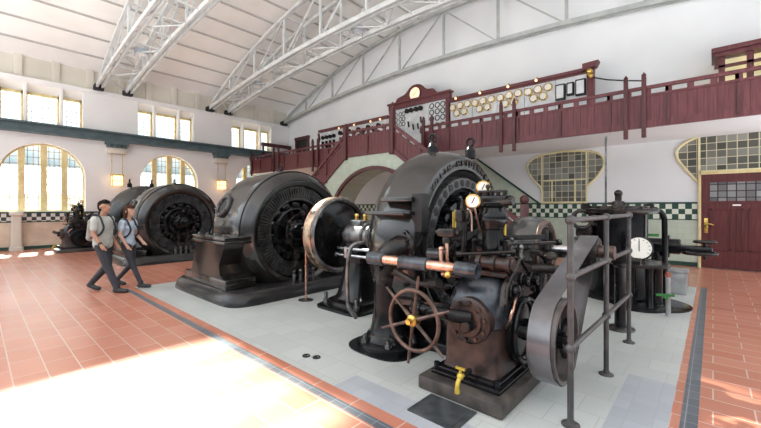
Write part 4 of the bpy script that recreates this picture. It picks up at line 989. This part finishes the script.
    for x, y, z, r, h in ((-1.78, 3.2, 1.06, .03, .12), (-1.4, 3.3, 1.06, .028, .16), (-1.38, 3.55, 1.06, .035, .2), (-1.5, 3.62, 1.06, .03, .26), (-1.74, 3.62, 1.06, .03, .3), (-1.85, 3.5, 1.0, .03, .3)):
        m = MB(); m.cyl((x, y, z), (x, y, z + h), r * .6, n=10); m.cyl((x, y, z + h * .55), (x, y, z + h * .7), r, n=6); m.sph((x, y, z + h), r * .9, 10); m.cyl((x, y, z - .02), (x, y, z + .02), r, n=6); part(t, 'spindle', m, 'worn_steel' if x > -1.6 else 'greasy_iron')
    for p0, p1, r in (((-1.8, 3.1, 1.2), (-1.35, 3.3, 1.24), .016), ((-1.45, 3.4, 1.3), (-1.2, 4.1, 1.28), .018), ((-1.85, 3.5, 1.45), (-2.2, 3.9, 1.35), .02), ((-1.38, 3.3, 1.22), (-1.3, 3.9, .95), .016), ((-1.88, 3.1, .95), (-2.2, 3.5, .9), .022)):
        m = MB(); p0, p1 = Vector(p0), Vector(p1); m.cyl(p0, p1, r, n=10); d = (p1 - p0).normalized()
        m.cyl(p0 - d * .02, p0 + d * .03, r * 1.9, n=8); m.cyl(p1 - d * .03, p1 + d * .02, r * 1.9, n=8); part(t, 'link_rod', m, 'greasy_iron')
    m = MB(); m.tube(crv([(-1.34, 3.1, .6), (-1.26, 3.05, .75), (-1.28, 3.2, .9)], 5), .014, 8); part(t, 'oil_pipe', m, 'copper')
    # oil tap
    m = MB(); m.cyl((-1.55, 2.86, .245), (-1.55, 2.74, .245), .024, n=12); part(t, 'tap_stub', m, 'greasy_iron')
    m = MB(); m.tube(crv([(-1.55, 2.75, .245), (-1.55, 2.69, .24), (-1.55, 2.655, .2), (-1.55, 2.65, .155)], 5), .018, 12); m.sph((-1.55, 2.7, .25), .03, 12); m.cyl((-1.55, 2.7, .25), (-1.55, 2.7, .31), .012, n=8); m.bar((-1.59, 2.7, .315), (-1.51, 2.7, .315), .02, .018); m.cyl((-1.55, 2.65, .165), (-1.55, 2.65, .13), .022, n=12); part(t, 'tap', m, 'yellow_brass', 'yellow brass tap')
    return t
gov = governor()
dup(gov, (-16.0, -.75, 0), 'small far governor machine at far left behind the man', 0., 'turbine governors')
m = MB(); m.box(-1.84, -1.4, 2.36, 2.7, 0, .012); m.box(-1.80, -1.44, 2.4, 2.66, .012, .016); o = finish('floor_hatch', m.bm, 'hatch_steel'); tag(o, 'square dark steel hatch plate in the floor before the governor', 'hatch')
for x, y, lb in ((-3.34, 2.47, 'left of two small dark flush ring fittings in the pale floor'), (-3.22, 2.52, 'right of two small dark flush ring fittings in the pale floor')):
    m = MB(); m.torus((x, y, .005), (0, 0, 1), .036, .009, 20, 6); m.box(x - .036, x + .036, y - .008, y + .008, 0, .008); o = finish('floor_ring', m.bm, 'black_matte'); tag(o, lb, 'ring', 'flush floor rings')
# control cylinder rod between governor and column
t = thing('servo_cylinder', 'horizontal bright steel and copper control rod leading to the governor', 'rod', (-2.2, 2.92, 1.1))
RY, RZ = 2.92, 1.095
m = MB(); m.cyl((-2.78, RY, RZ), (-1.62, RY, RZ), .052, n=20); part(t, 'rod', m, 'copper')
for a, b in ((-2.80, -2.58), (-2.36, -2.02), (-1.72, -1.5)):
    m = MB(); m.cyl((a, RY, RZ), (b, RY, RZ), .07, n=24, bev=.008); part(t, 'sleeve', m, 'blue_black_cast')
m = MB(); m.tube([(-2.68, RY + .02, RZ - .04), (-2.8, RY + .2, .95), (-3.0, RY + .4, .88)], .045, 10); part(t, 'rod_bracket', m, 'black_enamel'); m = MB(); m.sph((-1.76, RY - .075, 1.04), .035, 12); part(t, 'grease_cup', m, 'brass')
# handwheel
t = thing('handwheel', 'spoked iron handwheel with a brass hub before the turbine', 'handwheel', (-2.02, 2.62, .72))
HX, HY_, HZ = -1.975, 2.62, .645
hc = Vector((HX, HY_, HZ)); hd = Vector((0, -1, 0)).normalized()
m = MB(); m.torus(hc, hd, .265, .019, 48, 10); part(t, 'rim', m, 'wheel_iron')
A_, B_, D_ = basis(hd)
for i in range(6):
    a = .38 + i * PI / 3; u = A_ * math.cos(a) + B_ * math.sin(a)
    m = MB(); m.tube([hc + u * .03, hc + u * .16, hc + u * .27, hc + u * .40], .015, 8, rr=[.02, .014, .016, .011]); part(t, 'spoke', m, 'wheel_iron')
m = MB(); m.lathe(hc - D_ * .05, hd, [(0, 0), (.05, 0), (.055, .04), (.05, .08), (.025, .09), (.025, .13), (0, .135)], 20); part(t, 'hub', m, 'brass')
m = MB(); m.cyl(hc - D_ * .04, hc - D_ * .55, .028, n=12); m.cyl(hc - D_ * .35, hc - D_ * .6, .06, n=16); part(t, 'spindle', m, 'worn_steel')
m = MB(); m.bar((-2.6, 3.1, .62), (-1.86, 3.06, .7), .05, .05); m.bar((-2.9, 3.2, .95), (-2.2, 3.0, .86), .03, .03); m.tube([(-2.5, 3.0, .98), (-2.2, 2.95, .9), (-1.95, 3.0, .88), (-1.85, 3.05, .9)], .03, 10); m.cyl((-2.1, 3.0, .9), (-1.9, 2.92, .94), .045, n=12)
o = finish('reversing_linkage', m.bm, 'greasy_iron'); tag(o, 'dark iron linkage rods behind the handwheel', 'linkage')

# ------------------------------------------------------------------ guard rail
t = thing('guard_railing', 'grey three bar pipe railing beside the belt drive', 'railing', (-.76, 4.2, 0))
RP = [(-.80, 3.03), (-.78, 4.18), (-.76, 5.35)]
for x, y in RP:
    m = MB(); m.cyl((x, y, 0), (x, y, 1.55), .023, n=14); o = part(t, 'post', m, 'railing_paint')
    m = MB(); m.lathe((x, y, 0), (0, 0, 1), [(0, 0), (.065, 0), (.065, .01), (.03, .02), (.028, .04), (0, .04)], 18); part(o, 'foot_plate', m, 'railing_paint')
    for z in (.58, 1.12, 1.55): m = MB(); m.sph((x, y, z), .04, 14); part(o, 'ball_joint', m, 'railing_paint')
for z in (.58, 1.12, 1.55):
    m = MB(); m.cyl((RP[0][0], RP[0][1], z), (RP[2][0], RP[2][1], z), .022, n=14); part(t, 'rail', m, 'railing_paint')

# ------------------------------------------------------------------ pressure vessel group at right
t = thing('pressure_vessel', 'tall black cylindrical oil vessel with a flanged lid behind the railing', 'vessel', (-1.3, 8.0, 0))
vx, vy = -1.3, 8.0
m = MB(); m.lathe((vx, vy, 0), (0, 0, 1), [(0, 0), (.6, 0), (.6, .08), (.5, .1), (.47, .3), (.47, .62), (.49, .64), (.49, .7), (.45, .72), (.45, 1.52), (.47, 1.54), (0, 1.54)], 48); part(t, 'barrel', m, 'black_enamel')
m = MB(); m.lathe((-.86, 7.75, 0), (0, 0, 1), [(0, 0), (.62, 0), (.62, .02), (.58, .03), (0, .03)], 48); part(t, 'floor_disc', m, 'black_enamel')
m = MB(); m.lathe((vx, vy, 1.54), (0, 0, 1), [(0, 0), (.62, 0), (.63, .03), (.63, .07), (.6, .085), (.5, .09), (.48, .13), (0, .13)], 48); m.bolts((vx, vy, 1.62), (0, 0, 1), .56, 16, .022, .03); part(t, 'lid', m, 'greasy_iron')
m = MB(); m.cyl((vx, vy, 1.67), (vx, vy, 1.76), .11, .09, n=16); m.cyl((vx, vy, 1.76), (vx, vy, 1.86), .055, n=12); m.sph((vx, vy, 1.9), .07, 12); m.box(vx - .16, vx + .12, vy - .05, vy + .05, 1.69, 1.74, .01); m.cyl((vx - .5, vy - .2, 1.62), (vx - .5, vy - .2, 1.72), .08, n=14); m.cyl((vx + .45, vy + .1, 1.62), (vx + .45, vy + .1, 1.7), .08, n=14); part(t, 'safety_valve', m, 'greasy_iron')
m = MB(); m.cyl((vx - .2, vy, 1.62), (vx - .2, vy, 2.98), .018, n=8); part(t, 'rising_spindle', m, 'worn_steel')
m = MB(); m.tube(crv([(vx + .35, vy - .1, 1.6), (vx + .55, vy - .02, 1.6), (vx + .66, vy + .02, 1.5), (vx + .68, vy + .02, 1.2), (vx + .68, vy + .02, .0)], 6), .045, 12); part(t, 'outlet_pipe', m, 'black_enamel')
m = MB(); m.torus((vx - .5, vy - .45, 1.42), (.3, -1, 0), .16, .035, 28, 8); m.cyl((vx - .5, vy - .45, 1.42), (vx - .42, vy - .2, 1.42), .06); m.box(vx - .62, vx - .35, vy - .42, vy - .2, 1.1, 1.3, .03); part(t, 'side_valve', m, 'greasy_iron')
t = thing('regulator_stand', 'round topped iron stand with a large white gauge before the black vessel', 'stand', (-.95, 7.2, 0))
sx_, sy_ = -.90, 7.35
m = MB(); m.lathe((sx_, sy_, 0), (0, 0, 1), [(0, 0), (.36, 0), (.36, .05), (.33, .06), (0, .06)], 40); part(t, 'floor_disc', m, 'black_enamel')
m = MB(); m.lathe((sx_, sy_, .69), (0, 0, 1), [(0, 0), (.40, 0), (.41, .03), (.40, .06), (0, .06)], 36); part(t, 'table_top', m, 'greasy_iron')
for a, r in ((.6, .1), (2.6, .05), (4.2, .085), (5.4, .05)):
    x, y = sx_ + .24 * math.cos(a), sy_ + .24 * math.sin(a); m = MB(); m.lathe((x, y, .03), (0, 0, 1), [(r * 1.4, 0), (r, .04), (r, .6), (r * 1.3, .66), (0, .66)], 16); part(t, 'leg', m, 'black_enamel')
gc = Vector((sx_ + .03, sy_ - .3, 1.0)); gd = Vector((.25, -1, .12)).normalized()
m = MB(); m.lathe(gc, gd, [(0, -.06), (.17, -.06), (.19, -.02), (.19, .03), (.175, .045), (.165, .03), (0, .03)], 36); o = part(t, 'gauge', m, 'black_enamel')
m = MB(); m.cyl(gc + gd * .025, gc + gd * .034, .166, n=32); part(o, 'gauge_face', m, 'dial_white')
A_, B_, D_ = basis(gd); m = MB(); p = gc + gd * .038
m.bar(p - B_ * .05, p + B_ * .12, .012, .004, gd)
for i in range(11): a = -.6 + i * .434; u = A_ * math.cos(a) + B_ * math.sin(a); m.bar(p + u * .125, p + u * .148, .008, .003, gd)
part(o, 'gauge_needle', m, 'black_matte')
m = MB(); m.cyl((gc.x, gc.y + .06, .74), (gc.x, gc.y + .06, .95), .04, n=12); part(t, 'gauge_stem', m, 'black_enamel')
t = thing('standpipe', 'dark iron standpipe with round foot flange just beyond the railing', 'pipe', (-.93, 5.86, 0))
m = MB(); m.lathe((-.93, 5.86, 0), (0, 0, 1), [(.075, .03), (.068, .1), (.068, .84), (.085, .86), (.085, .9), (0, .9)], 20); part(t, 'pipe', m, 'black_enamel')
m = MB(); m.lathe((-.93, 5.86, 0), (0, 0, 1), [(0, 0), (.17, 0), (.17, .025), (.09, .04), (0, .04)], 28); part(t, 'foot_flange', m, 'worn_steel')
m = MB(); m.cyl((-1.12, 5.86, .93), (-.7, 5.86, .93), .05, n=14); m.cyl((-1.14, 5.86, .93), (-1.08, 5.86, .93), .09, n=16); m.box(-1.0, -.84, 5.78, 5.94, .9, 1.02, .02); part(t, 'pipe_tee', m, 'greasy_iron')
t = thing('drain_valve', 'slim grey drain pipe with a green lever and red cap', 'valve', (-.5, 7.0, 0))
m = MB(); m.cyl((-.5, 7.0, .02), (-.5, 7.0, .6), .032, n=14); part(t, 'pipe', m, 'grey_metal_box')
m = MB(); m.cyl((-.5, 7.0, .6), (-.5, 7.0, .67), .04, .03, n=12); part(t, 'cap', m, 'red_paint')
m = MB(); m.bar((-.64, 6.95, .32), (-.42, 6.95, .34), .05, .03); m.cyl((-.52, 6.98, .3), (-.52, 6.92, .3), .03); part(t, 'lever', m, 'green_paint')
t = thing('metal_box', 'low grey metal box on the floor right of the vessel', 'box', (-.6, 9.1, 0))
m = MB(); m.box(-.86, -.36, 8.9, 9.35, 0, .42, .02); part(t, 'case', m, 'grey_metal_box')
m = MB(); m.box(-.88, -.34, 8.88, 9.37, .40, .45, .012); part(t, 'lid', m, 'grey_metal_box')
t = thing('shutoff_valve', 'black horizontal valve with handwheel near the red door', 'valve', (-.6, 10.0, .7))
m = MB(); m.cyl((-1.3, 9.9, .82), (-.5, 9.9, .82), .16, n=20, bev=.02); m.cyl((-.75, 9.9, .82), (-.68, 9.9, .82), .24, n=24); m.box(-.6, .0, 9.75, 10.05, .7, .86, .05); m.cyl((-.9, 9.9, 0), (-.9, 9.9, .7), .1, n=14); part(t, 'valve_body', m, 'black_enamel')
m = MB(); m.torus((-.2, 9.8, .72), (0, 0, 1), .26, .035, 32, 8); m.bar((-.46, 9.8, .72), (.06, 9.8, .72), .04, .03); m.bar((-.2, 9.54, .72), (-.2, 10.06, .72), .04, .03); m.torus((-.12, 9.82, .95), (0, 0, 1), .16, .03, 24, 8); m.cyl((-.12, 9.82, .6), (-.12, 9.82, .97), .03); part(t, 'handwheel', m, 'greasy_iron')
m = MB(); m.box(-1.1, -.85, 9.72, 9.76, 1.02, 1.08); part(t, 'tag', m, 'green_paint')
# statue/bust seen through the arch, standing on the dado
m = MB(); m.lathe((-11.35, 13.2, 1.78), (0, 0, 1), [(0, 0), (.17, 0), (.17, .28), (.14, .34), (.11, .44), (0, .52)], 16); m.box(-11.6, -11.1, 13.0, 13.38, 1.68, 1.78, .01); o = finish('meter_dome', m.bm, 'greasy_iron'); tag(o, 'small dark domed device on the wall seen through the landing arch', 'device')
# ------------------------------------------------------------------ people
def caps_mesh(caps, voxel, smooth=4, extra=None):
    m = MB()
    for p0, p1, r0, r1 in caps:
        p0, p1 = Vector(p0), Vector(p1); d = p1 - p0; h = d.length
        if h < 1e-5: m.sph(p0, r0, 16); continue
        prof = [(0, -r0)] + [(r0 * math.cos(-PI / 2 + PI / 2 * i / 4), r0 * math.sin(-PI / 2 + PI / 2 * i / 4)) for i in range(1, 5)]
        prof += [(r1 * math.cos(PI / 2 * i / 4), h + r1 * math.sin(PI / 2 * i / 4)) for i in range(0, 4)] + [(0, h + r1)]
        m.lathe(p0, d, prof, 14)
    if extra: extra(m)
    bmesh.ops.recalc_face_normals(m.bm, faces=m.bm.faces[:])
    me = bpy.data.meshes.new('tmp'); m.bm.to_mesh(me); m.bm.free()
    ob = bpy.data.objects.new('tmp', me); COL.objects.link(ob)
    r = ob.modifiers.new('r', 'REMESH'); r.mode = 'VOXEL'; r.voxel_size = voxel
    s = ob.modifiers.new('s', 'SMOOTH'); s.iterations = smooth; s.factor = .5
    bpy.context.view_layer.update()
    me2 = bpy.data.meshes.new_from_object(ob.evaluated_get(bpy.context.evaluated_depsgraph_get()))
    bpy.data.objects.remove(ob); bpy.data.meshes.remove(me)
    out = MB(); out.bm.from_mesh(me2); bpy.data.meshes.remove(me2)
    return out
def person(label, loc, head, S, female, rear_leg, shirt, skin, hair, pack, yaw):
    """figure walking along local +X; local Y = left; S scales the height (1 = 1.78 m)."""
    t = thing('person', label, 'person', loc)
    Rz = Matrix.Rotation(yaw, 3, 'Z'); LO = Vector(loc)
    def W(p): return LO + Rz @ (Vector(p) * S)
    def cap(l): return [(W(a), W(b), r0 * S, r1 * S) for a, b, r0, r1 in l]
    hip = .93; sh = 1.44
    sw = .165 if female else .195
    hw = .095 if female else .09
    # leg chain: near = right leg (y<0)
    legs = {}
    legs[-1] = ((.0, -hw, hip), (.17, -hw, .50), (.36, -hw, .09)) if rear_leg == 1 else ((.0, -hw, hip), (-.02, -hw, .50), (-.32, -hw, .14))
    legs[1] = ((.0, hw, hip), (.02, hw, .50), (-.32, hw, .14)) if rear_leg == 1 else ((.0, hw, hip), (.19, hw, .50), (.34, hw, .09))
    arms = {}
    if female:
        arms[-1] = ((.0, -sw, sh - .03), (-.02, -sw - .045, 1.14), (.12, -sw - .04, .93))
        arms[1] = ((.0, sw, sh - .03), (.02, sw + .04, 1.14), (.20, sw, .98))
    else:
        arms[-1] = ((.0, -sw, sh - .03), (.02, -sw - .05, 1.13), (.17, -sw - .05, .93))
        arms[1] = ((.0, sw, sh - .03), (-.05, sw + .05, 1.13), (.08, sw + .05, .90))
    body = [((0, 0, hip), (0, 0, 1.15), .12, .105), ((0, 0, 1.15), (0, 0, 1.36), .105, .11), ((0, -sw + .04, sh - .03), (0, sw - .04, sh - .03), .055, .055), ((.0, 0, 1.42), (.02, 0, 1.56), .056, .052)]
    hx = .03
    body += [((hx - .01, 0, 1.675), (hx + .005, 0, 1.68), .088, .085), ((hx + .02, 0, 1.62), (hx + .045, 0, 1.585), .068, .05), ((hx + .05, 0, 1.60), (hx + .07, 0, 1.578), .04, .03),
             ((hx + .09, 0, 1.665), (hx + .108, 0, 1.635), .014, .018), ((hx + .07, -.02, 1.605), (hx + .07, .02, 1.605), .022, .022),
             ((hx - .005, -.085, 1.655), (hx - .01, -.088, 1.63), .02, .016), ((hx - .005, .085, 1.655), (hx - .01, .088, 1.63), .02, .016)]
    for s in (-1, 1):
        a, b, c = arms[s]; body += [(a, b, .052, .042), (b, c, .040, .028)]
        d = (Vector(c) - Vector(b)).normalized(); c = Vector(c); pm = c + d * .075
        body.append((c, pm, .027, .034)); body.append((c + Vector((.012, 0, 0)), pm + Vector((.018, 0, 0)), .02, .024))
        for k, (ln, of) in enumerate(((.062, -.026), (.074, -.009), (.07, .009), (.055, .026))):
            q = pm + Vector((of, 0, .008)); e = q + d * ln * .55 + Vector((.004, 0, 0)); f = e + (d + Vector((.35, -s * .35, 0))).normalized() * ln * .5
            body += [(tuple(q), tuple(e), .0095, .009), (tuple(e), tuple(f), .009, .0075)]
        th = c + d * .02 + Vector((.03, 0, 0)); body += [(tuple(th), tuple(th + Vector((.025, 0, -.03))), .012, .011), (tuple(th + Vector((.025, 0, -.03))), tuple(th + Vector((.028, 0, -.06))), .011, .009)]
        a, b, c = legs[s]; body += [(a, b, .072, .048), (b, c, .05, .036)]
    m = caps_mesh(cap(body), .0075 * S, 3); bo = part(t, 'body', m, skin, sharp=180)
    # eyes, brows
    m = MB()
    for s in (-1, 1): m.sph(W((hx + .078, s * .032, 1.667)), .011 * S, 10)
    part(bo, 'eye', m, 'dial_white')
    m = MB()
    for s in (-1, 1): m.sph(W((hx + .087, s * .032, 1.667)), .006 * S, 8); m.tube([W((hx + .082, s * .015, 1.688)), W((hx + .08, s * .035, 1.692)), W((hx + .068, s * .055, 1.688))], .005, 6)
    part(bo, 'brow', m, 'hair_dark')
    # hair
    hc = [((hx - .03, 0, 1.695), (hx + .01, 0, 1.725), .092, .078), ((hx - .045, 0, 1.67), (hx - .05, 0, 1.62), .082, .07), ((hx + .03, -.03, 1.742), (hx + .05, .03, 1.742), .04, .04)]
    if female: hc += [((hx - .05, -.04, 1.66), (hx - .04, -.07, 1.52), .055, .035), ((hx - .05, .04, 1.66), (hx - .04, .07, 1.52), .055, .035), ((hx - .07, 0, 1.66), (hx - .08, 0, 1.46), .06, .04), ((hx - .08, 0, 1.46), (hx - .08, 0, 1.38), .04, .02), ((hx + .0, -.075, 1.68), (hx - .0, -.08, 1.6), .025, .02), ((hx + .0, .075, 1.68), (hx, .08, 1.6), .025, .02)]
    m = caps_mesh(cap(hc), .009 * S, 3); part(t, 'hair', m, hair, sharp=180)
    # shirt with short sleeves
    if female: sc_ = [((0, -.03, .96), (0, .03, .96), .128, .128), ((0, 0, 1.0), (0, 0, 1.15), .13, .112), ((0, 0, 1.15), (.01, 0, 1.33), .115, .125), ((.055, -.06, 1.29), (.055, .06, 1.29), .075, .075), ((0, -sw + .05, sh - .045), (0, sw - .05, sh - .045), .072, .072)]
    else: sc_ = [((0, -.06, .93), (0, .06, .93), .125, .125), ((0, -.06, .95), (0, -.07, 1.33), .125, .125), ((0, .06, .95), (0, .07, 1.33), .125, .125), ((.012, 0, .95), (.015, 0, 1.36), .128, .12), ((0, -sw + .05, sh - .05), (0, sw - .05, sh - .05), .08, .08)]
    for s in (-1, 1):
        a, b, c = arms[s]; a, b = Vector(a), Vector(b); e = a.lerp(b, .62 if not female else .5); sc_.append((tuple(a), tuple(e), .068, .065))
    m = caps_mesh(cap(sc_), .011 * S, 4); part(t, 'shirt', m, shirt, sharp=180)
    # trousers
    k = .9 if female else 1.12
    tc = [((0, -.05, .93), (0, .05, .93), .118, .118)]
    for s in (-1, 1):
        a, b, c = legs[s]; tc += [(a, b, .095, .068 * k), (b, c, .066 * k, .05 * k)]
    m = caps_mesh(cap(tc), .011 * S, 4); part(t, 'trousers', m, 'trousers_dark', sharp=180)
    for s in (-1, 1):
        a, b, c = legs[s]; c = Vector(c); fl_ = c.z < .11
        if fl_: fc = [((c.x - .03, c.y, .05), (c.x + .10, c.y, .045), .05, .045), ((c.x + .10, c.y, .042), (c.x + .19, c.y, .04), .045, .038), ((c.x, c.y, .08), (c.x, c.y, .12), .05, .05)]
        else: fc = [((c.x - .04, c.y, .105), (c.x + .07, c.y, .06), .05, .047), ((c.x + .07, c.y, .055), (c.x + .16, c.y, .042), .046, .038), ((c.x, c.y, .13), (c.x + .005, c.y, .16), .05, .05)]
        m = caps_mesh(cap(fc), .009 * S, 2); part(t, 'shoe', m, 'shoe_black', sharp=180)
    # straps of the bag go with the bag
    p = thing('backpack', pack[0], 'backpack', tuple(W((-.16, 0, 1.0))))
    m = caps_mesh(cap([((-.185, -.08, 1.06), (-.185, .08, 1.06), .075, .075), ((-.185, -.08, 1.08), (-.175, -.07, 1.36), .07, .06), ((-.185, .08, 1.08), (-.175, .07, 1.36), .07, .06), ((-.19, 0, 1.1), (-.18, 0, 1.38), .075, .06)] if not female else [((-.16, -.07, 1.1), (-.16, .07, 1.1), .05, .05), ((-.16, -.06, 1.1), (-.15, -.05, 1.34), .05, .04), ((-.16, .06, 1.1), (-.15, .05, 1.34), .05, .04)]), .011 * S, 3); part(p, 'bag', m, pack[1], sharp=180)
    for s in (-1, 1):
        m = MB(); yy = s * (sw - .06); f = .14 if not female else .135
        pts = crv([(-.13, yy, 1.36), (-.06, yy, 1.475 + (.03 if not female else .01)), (.04, yy, 1.47), (.1, yy, 1.36), (f + (.01 if female else 0), yy * 1.1, 1.24), (.09, yy * 1.4, 1.12), (-.1, yy * 1.3, 1.06)], 5)
        m.tube([W(q) for q in pts], .018 * S, 8); part(p, 'shoulder_strap', m, 'strap_navy')
    if not female:
        a, b, c = arms[-1]; b, c = Vector(b), Vector(c); q = b.lerp(c, .88); d = (c - b).normalized(); m = MB(); m.cyl(W(q - d * .018), W(q + d * .018), .036 * S, n=14); part(t, 'wristwatch', m, 'shoe_black')
    return t
wy = math.radians(42.1) - .06
person('dark haired man in a grey t-shirt walking nearest the camera with a backpack', (-8.85, 1.70, 0), 0, 1.0, False, 1, 'shirt_grey', 'skin', 'hair_dark', ('tan backpack with dark straps worn by the man in grey', 'backpack_tan'), wy)
person('long haired woman in a light blue t-shirt walking beside the man', (-9.02, 2.16, 0), 0, .945, True, 1, 'shirt_blue', 'skin_fair', 'hair_brown', ('small navy backpack worn by the woman in blue', 'strap_navy'), wy)

# ------------------------------------------------------------------ light, world, camera
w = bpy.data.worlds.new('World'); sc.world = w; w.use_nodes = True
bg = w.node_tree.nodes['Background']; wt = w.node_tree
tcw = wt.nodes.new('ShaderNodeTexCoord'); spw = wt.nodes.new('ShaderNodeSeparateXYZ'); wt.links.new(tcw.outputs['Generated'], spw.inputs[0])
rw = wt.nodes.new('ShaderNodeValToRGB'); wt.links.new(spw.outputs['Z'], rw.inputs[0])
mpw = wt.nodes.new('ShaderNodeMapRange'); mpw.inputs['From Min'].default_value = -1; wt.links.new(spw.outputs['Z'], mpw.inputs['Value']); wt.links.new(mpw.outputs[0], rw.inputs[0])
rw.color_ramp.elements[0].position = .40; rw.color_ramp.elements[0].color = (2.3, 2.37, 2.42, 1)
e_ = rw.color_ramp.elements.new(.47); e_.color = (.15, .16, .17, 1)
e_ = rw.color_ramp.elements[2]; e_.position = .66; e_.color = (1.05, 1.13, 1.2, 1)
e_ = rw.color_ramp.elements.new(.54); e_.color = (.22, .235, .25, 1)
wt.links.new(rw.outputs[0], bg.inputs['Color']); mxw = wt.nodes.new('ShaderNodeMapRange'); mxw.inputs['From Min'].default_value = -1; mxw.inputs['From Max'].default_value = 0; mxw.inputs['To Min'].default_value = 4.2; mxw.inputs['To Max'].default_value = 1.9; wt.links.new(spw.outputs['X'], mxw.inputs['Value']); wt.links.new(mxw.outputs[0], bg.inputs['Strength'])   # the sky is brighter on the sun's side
sd = bpy.data.lights.new('sun', 'SUN'); sd.energy = 44; sd.angle = math.radians(1.2); sd.color = (1., .95, .87)
so = bpy.data.objects.new('sun', sd); COL.objects.link(so)
so.rotation_euler = Vector((1, -.12, -.93)).to_track_quat('-Z', 'Y').to_euler(); so.location = (-30, 5, 15)
cd = bpy.data.cameras.new('camera'); cd.sensor_width = 36; cd.lens = 36 * 368 / 761; cd.shift_y = -7. / 761; cd.clip_start = .05; cd.clip_end = 300
co = bpy.data.objects.new('camera', cd); COL.objects.link(co); co.location = (0, 0, 1.65); co.rotation_euler = (PI / 2, 0, math.radians(42.1)); sc.camera = co
vs = sc.view_settings; vs.view_transform = 'Standard'; vs.look = 'None'; vs.gamma = 1; vs.exposure = -.08; vs.use_curve_mapping = False
sc.cycles.max_bounces = 8; sc.cycles.diffuse_bounces = 4; sc.cycles.use_denoising = True; sc.cycles.sample_clamp_indirect = 6
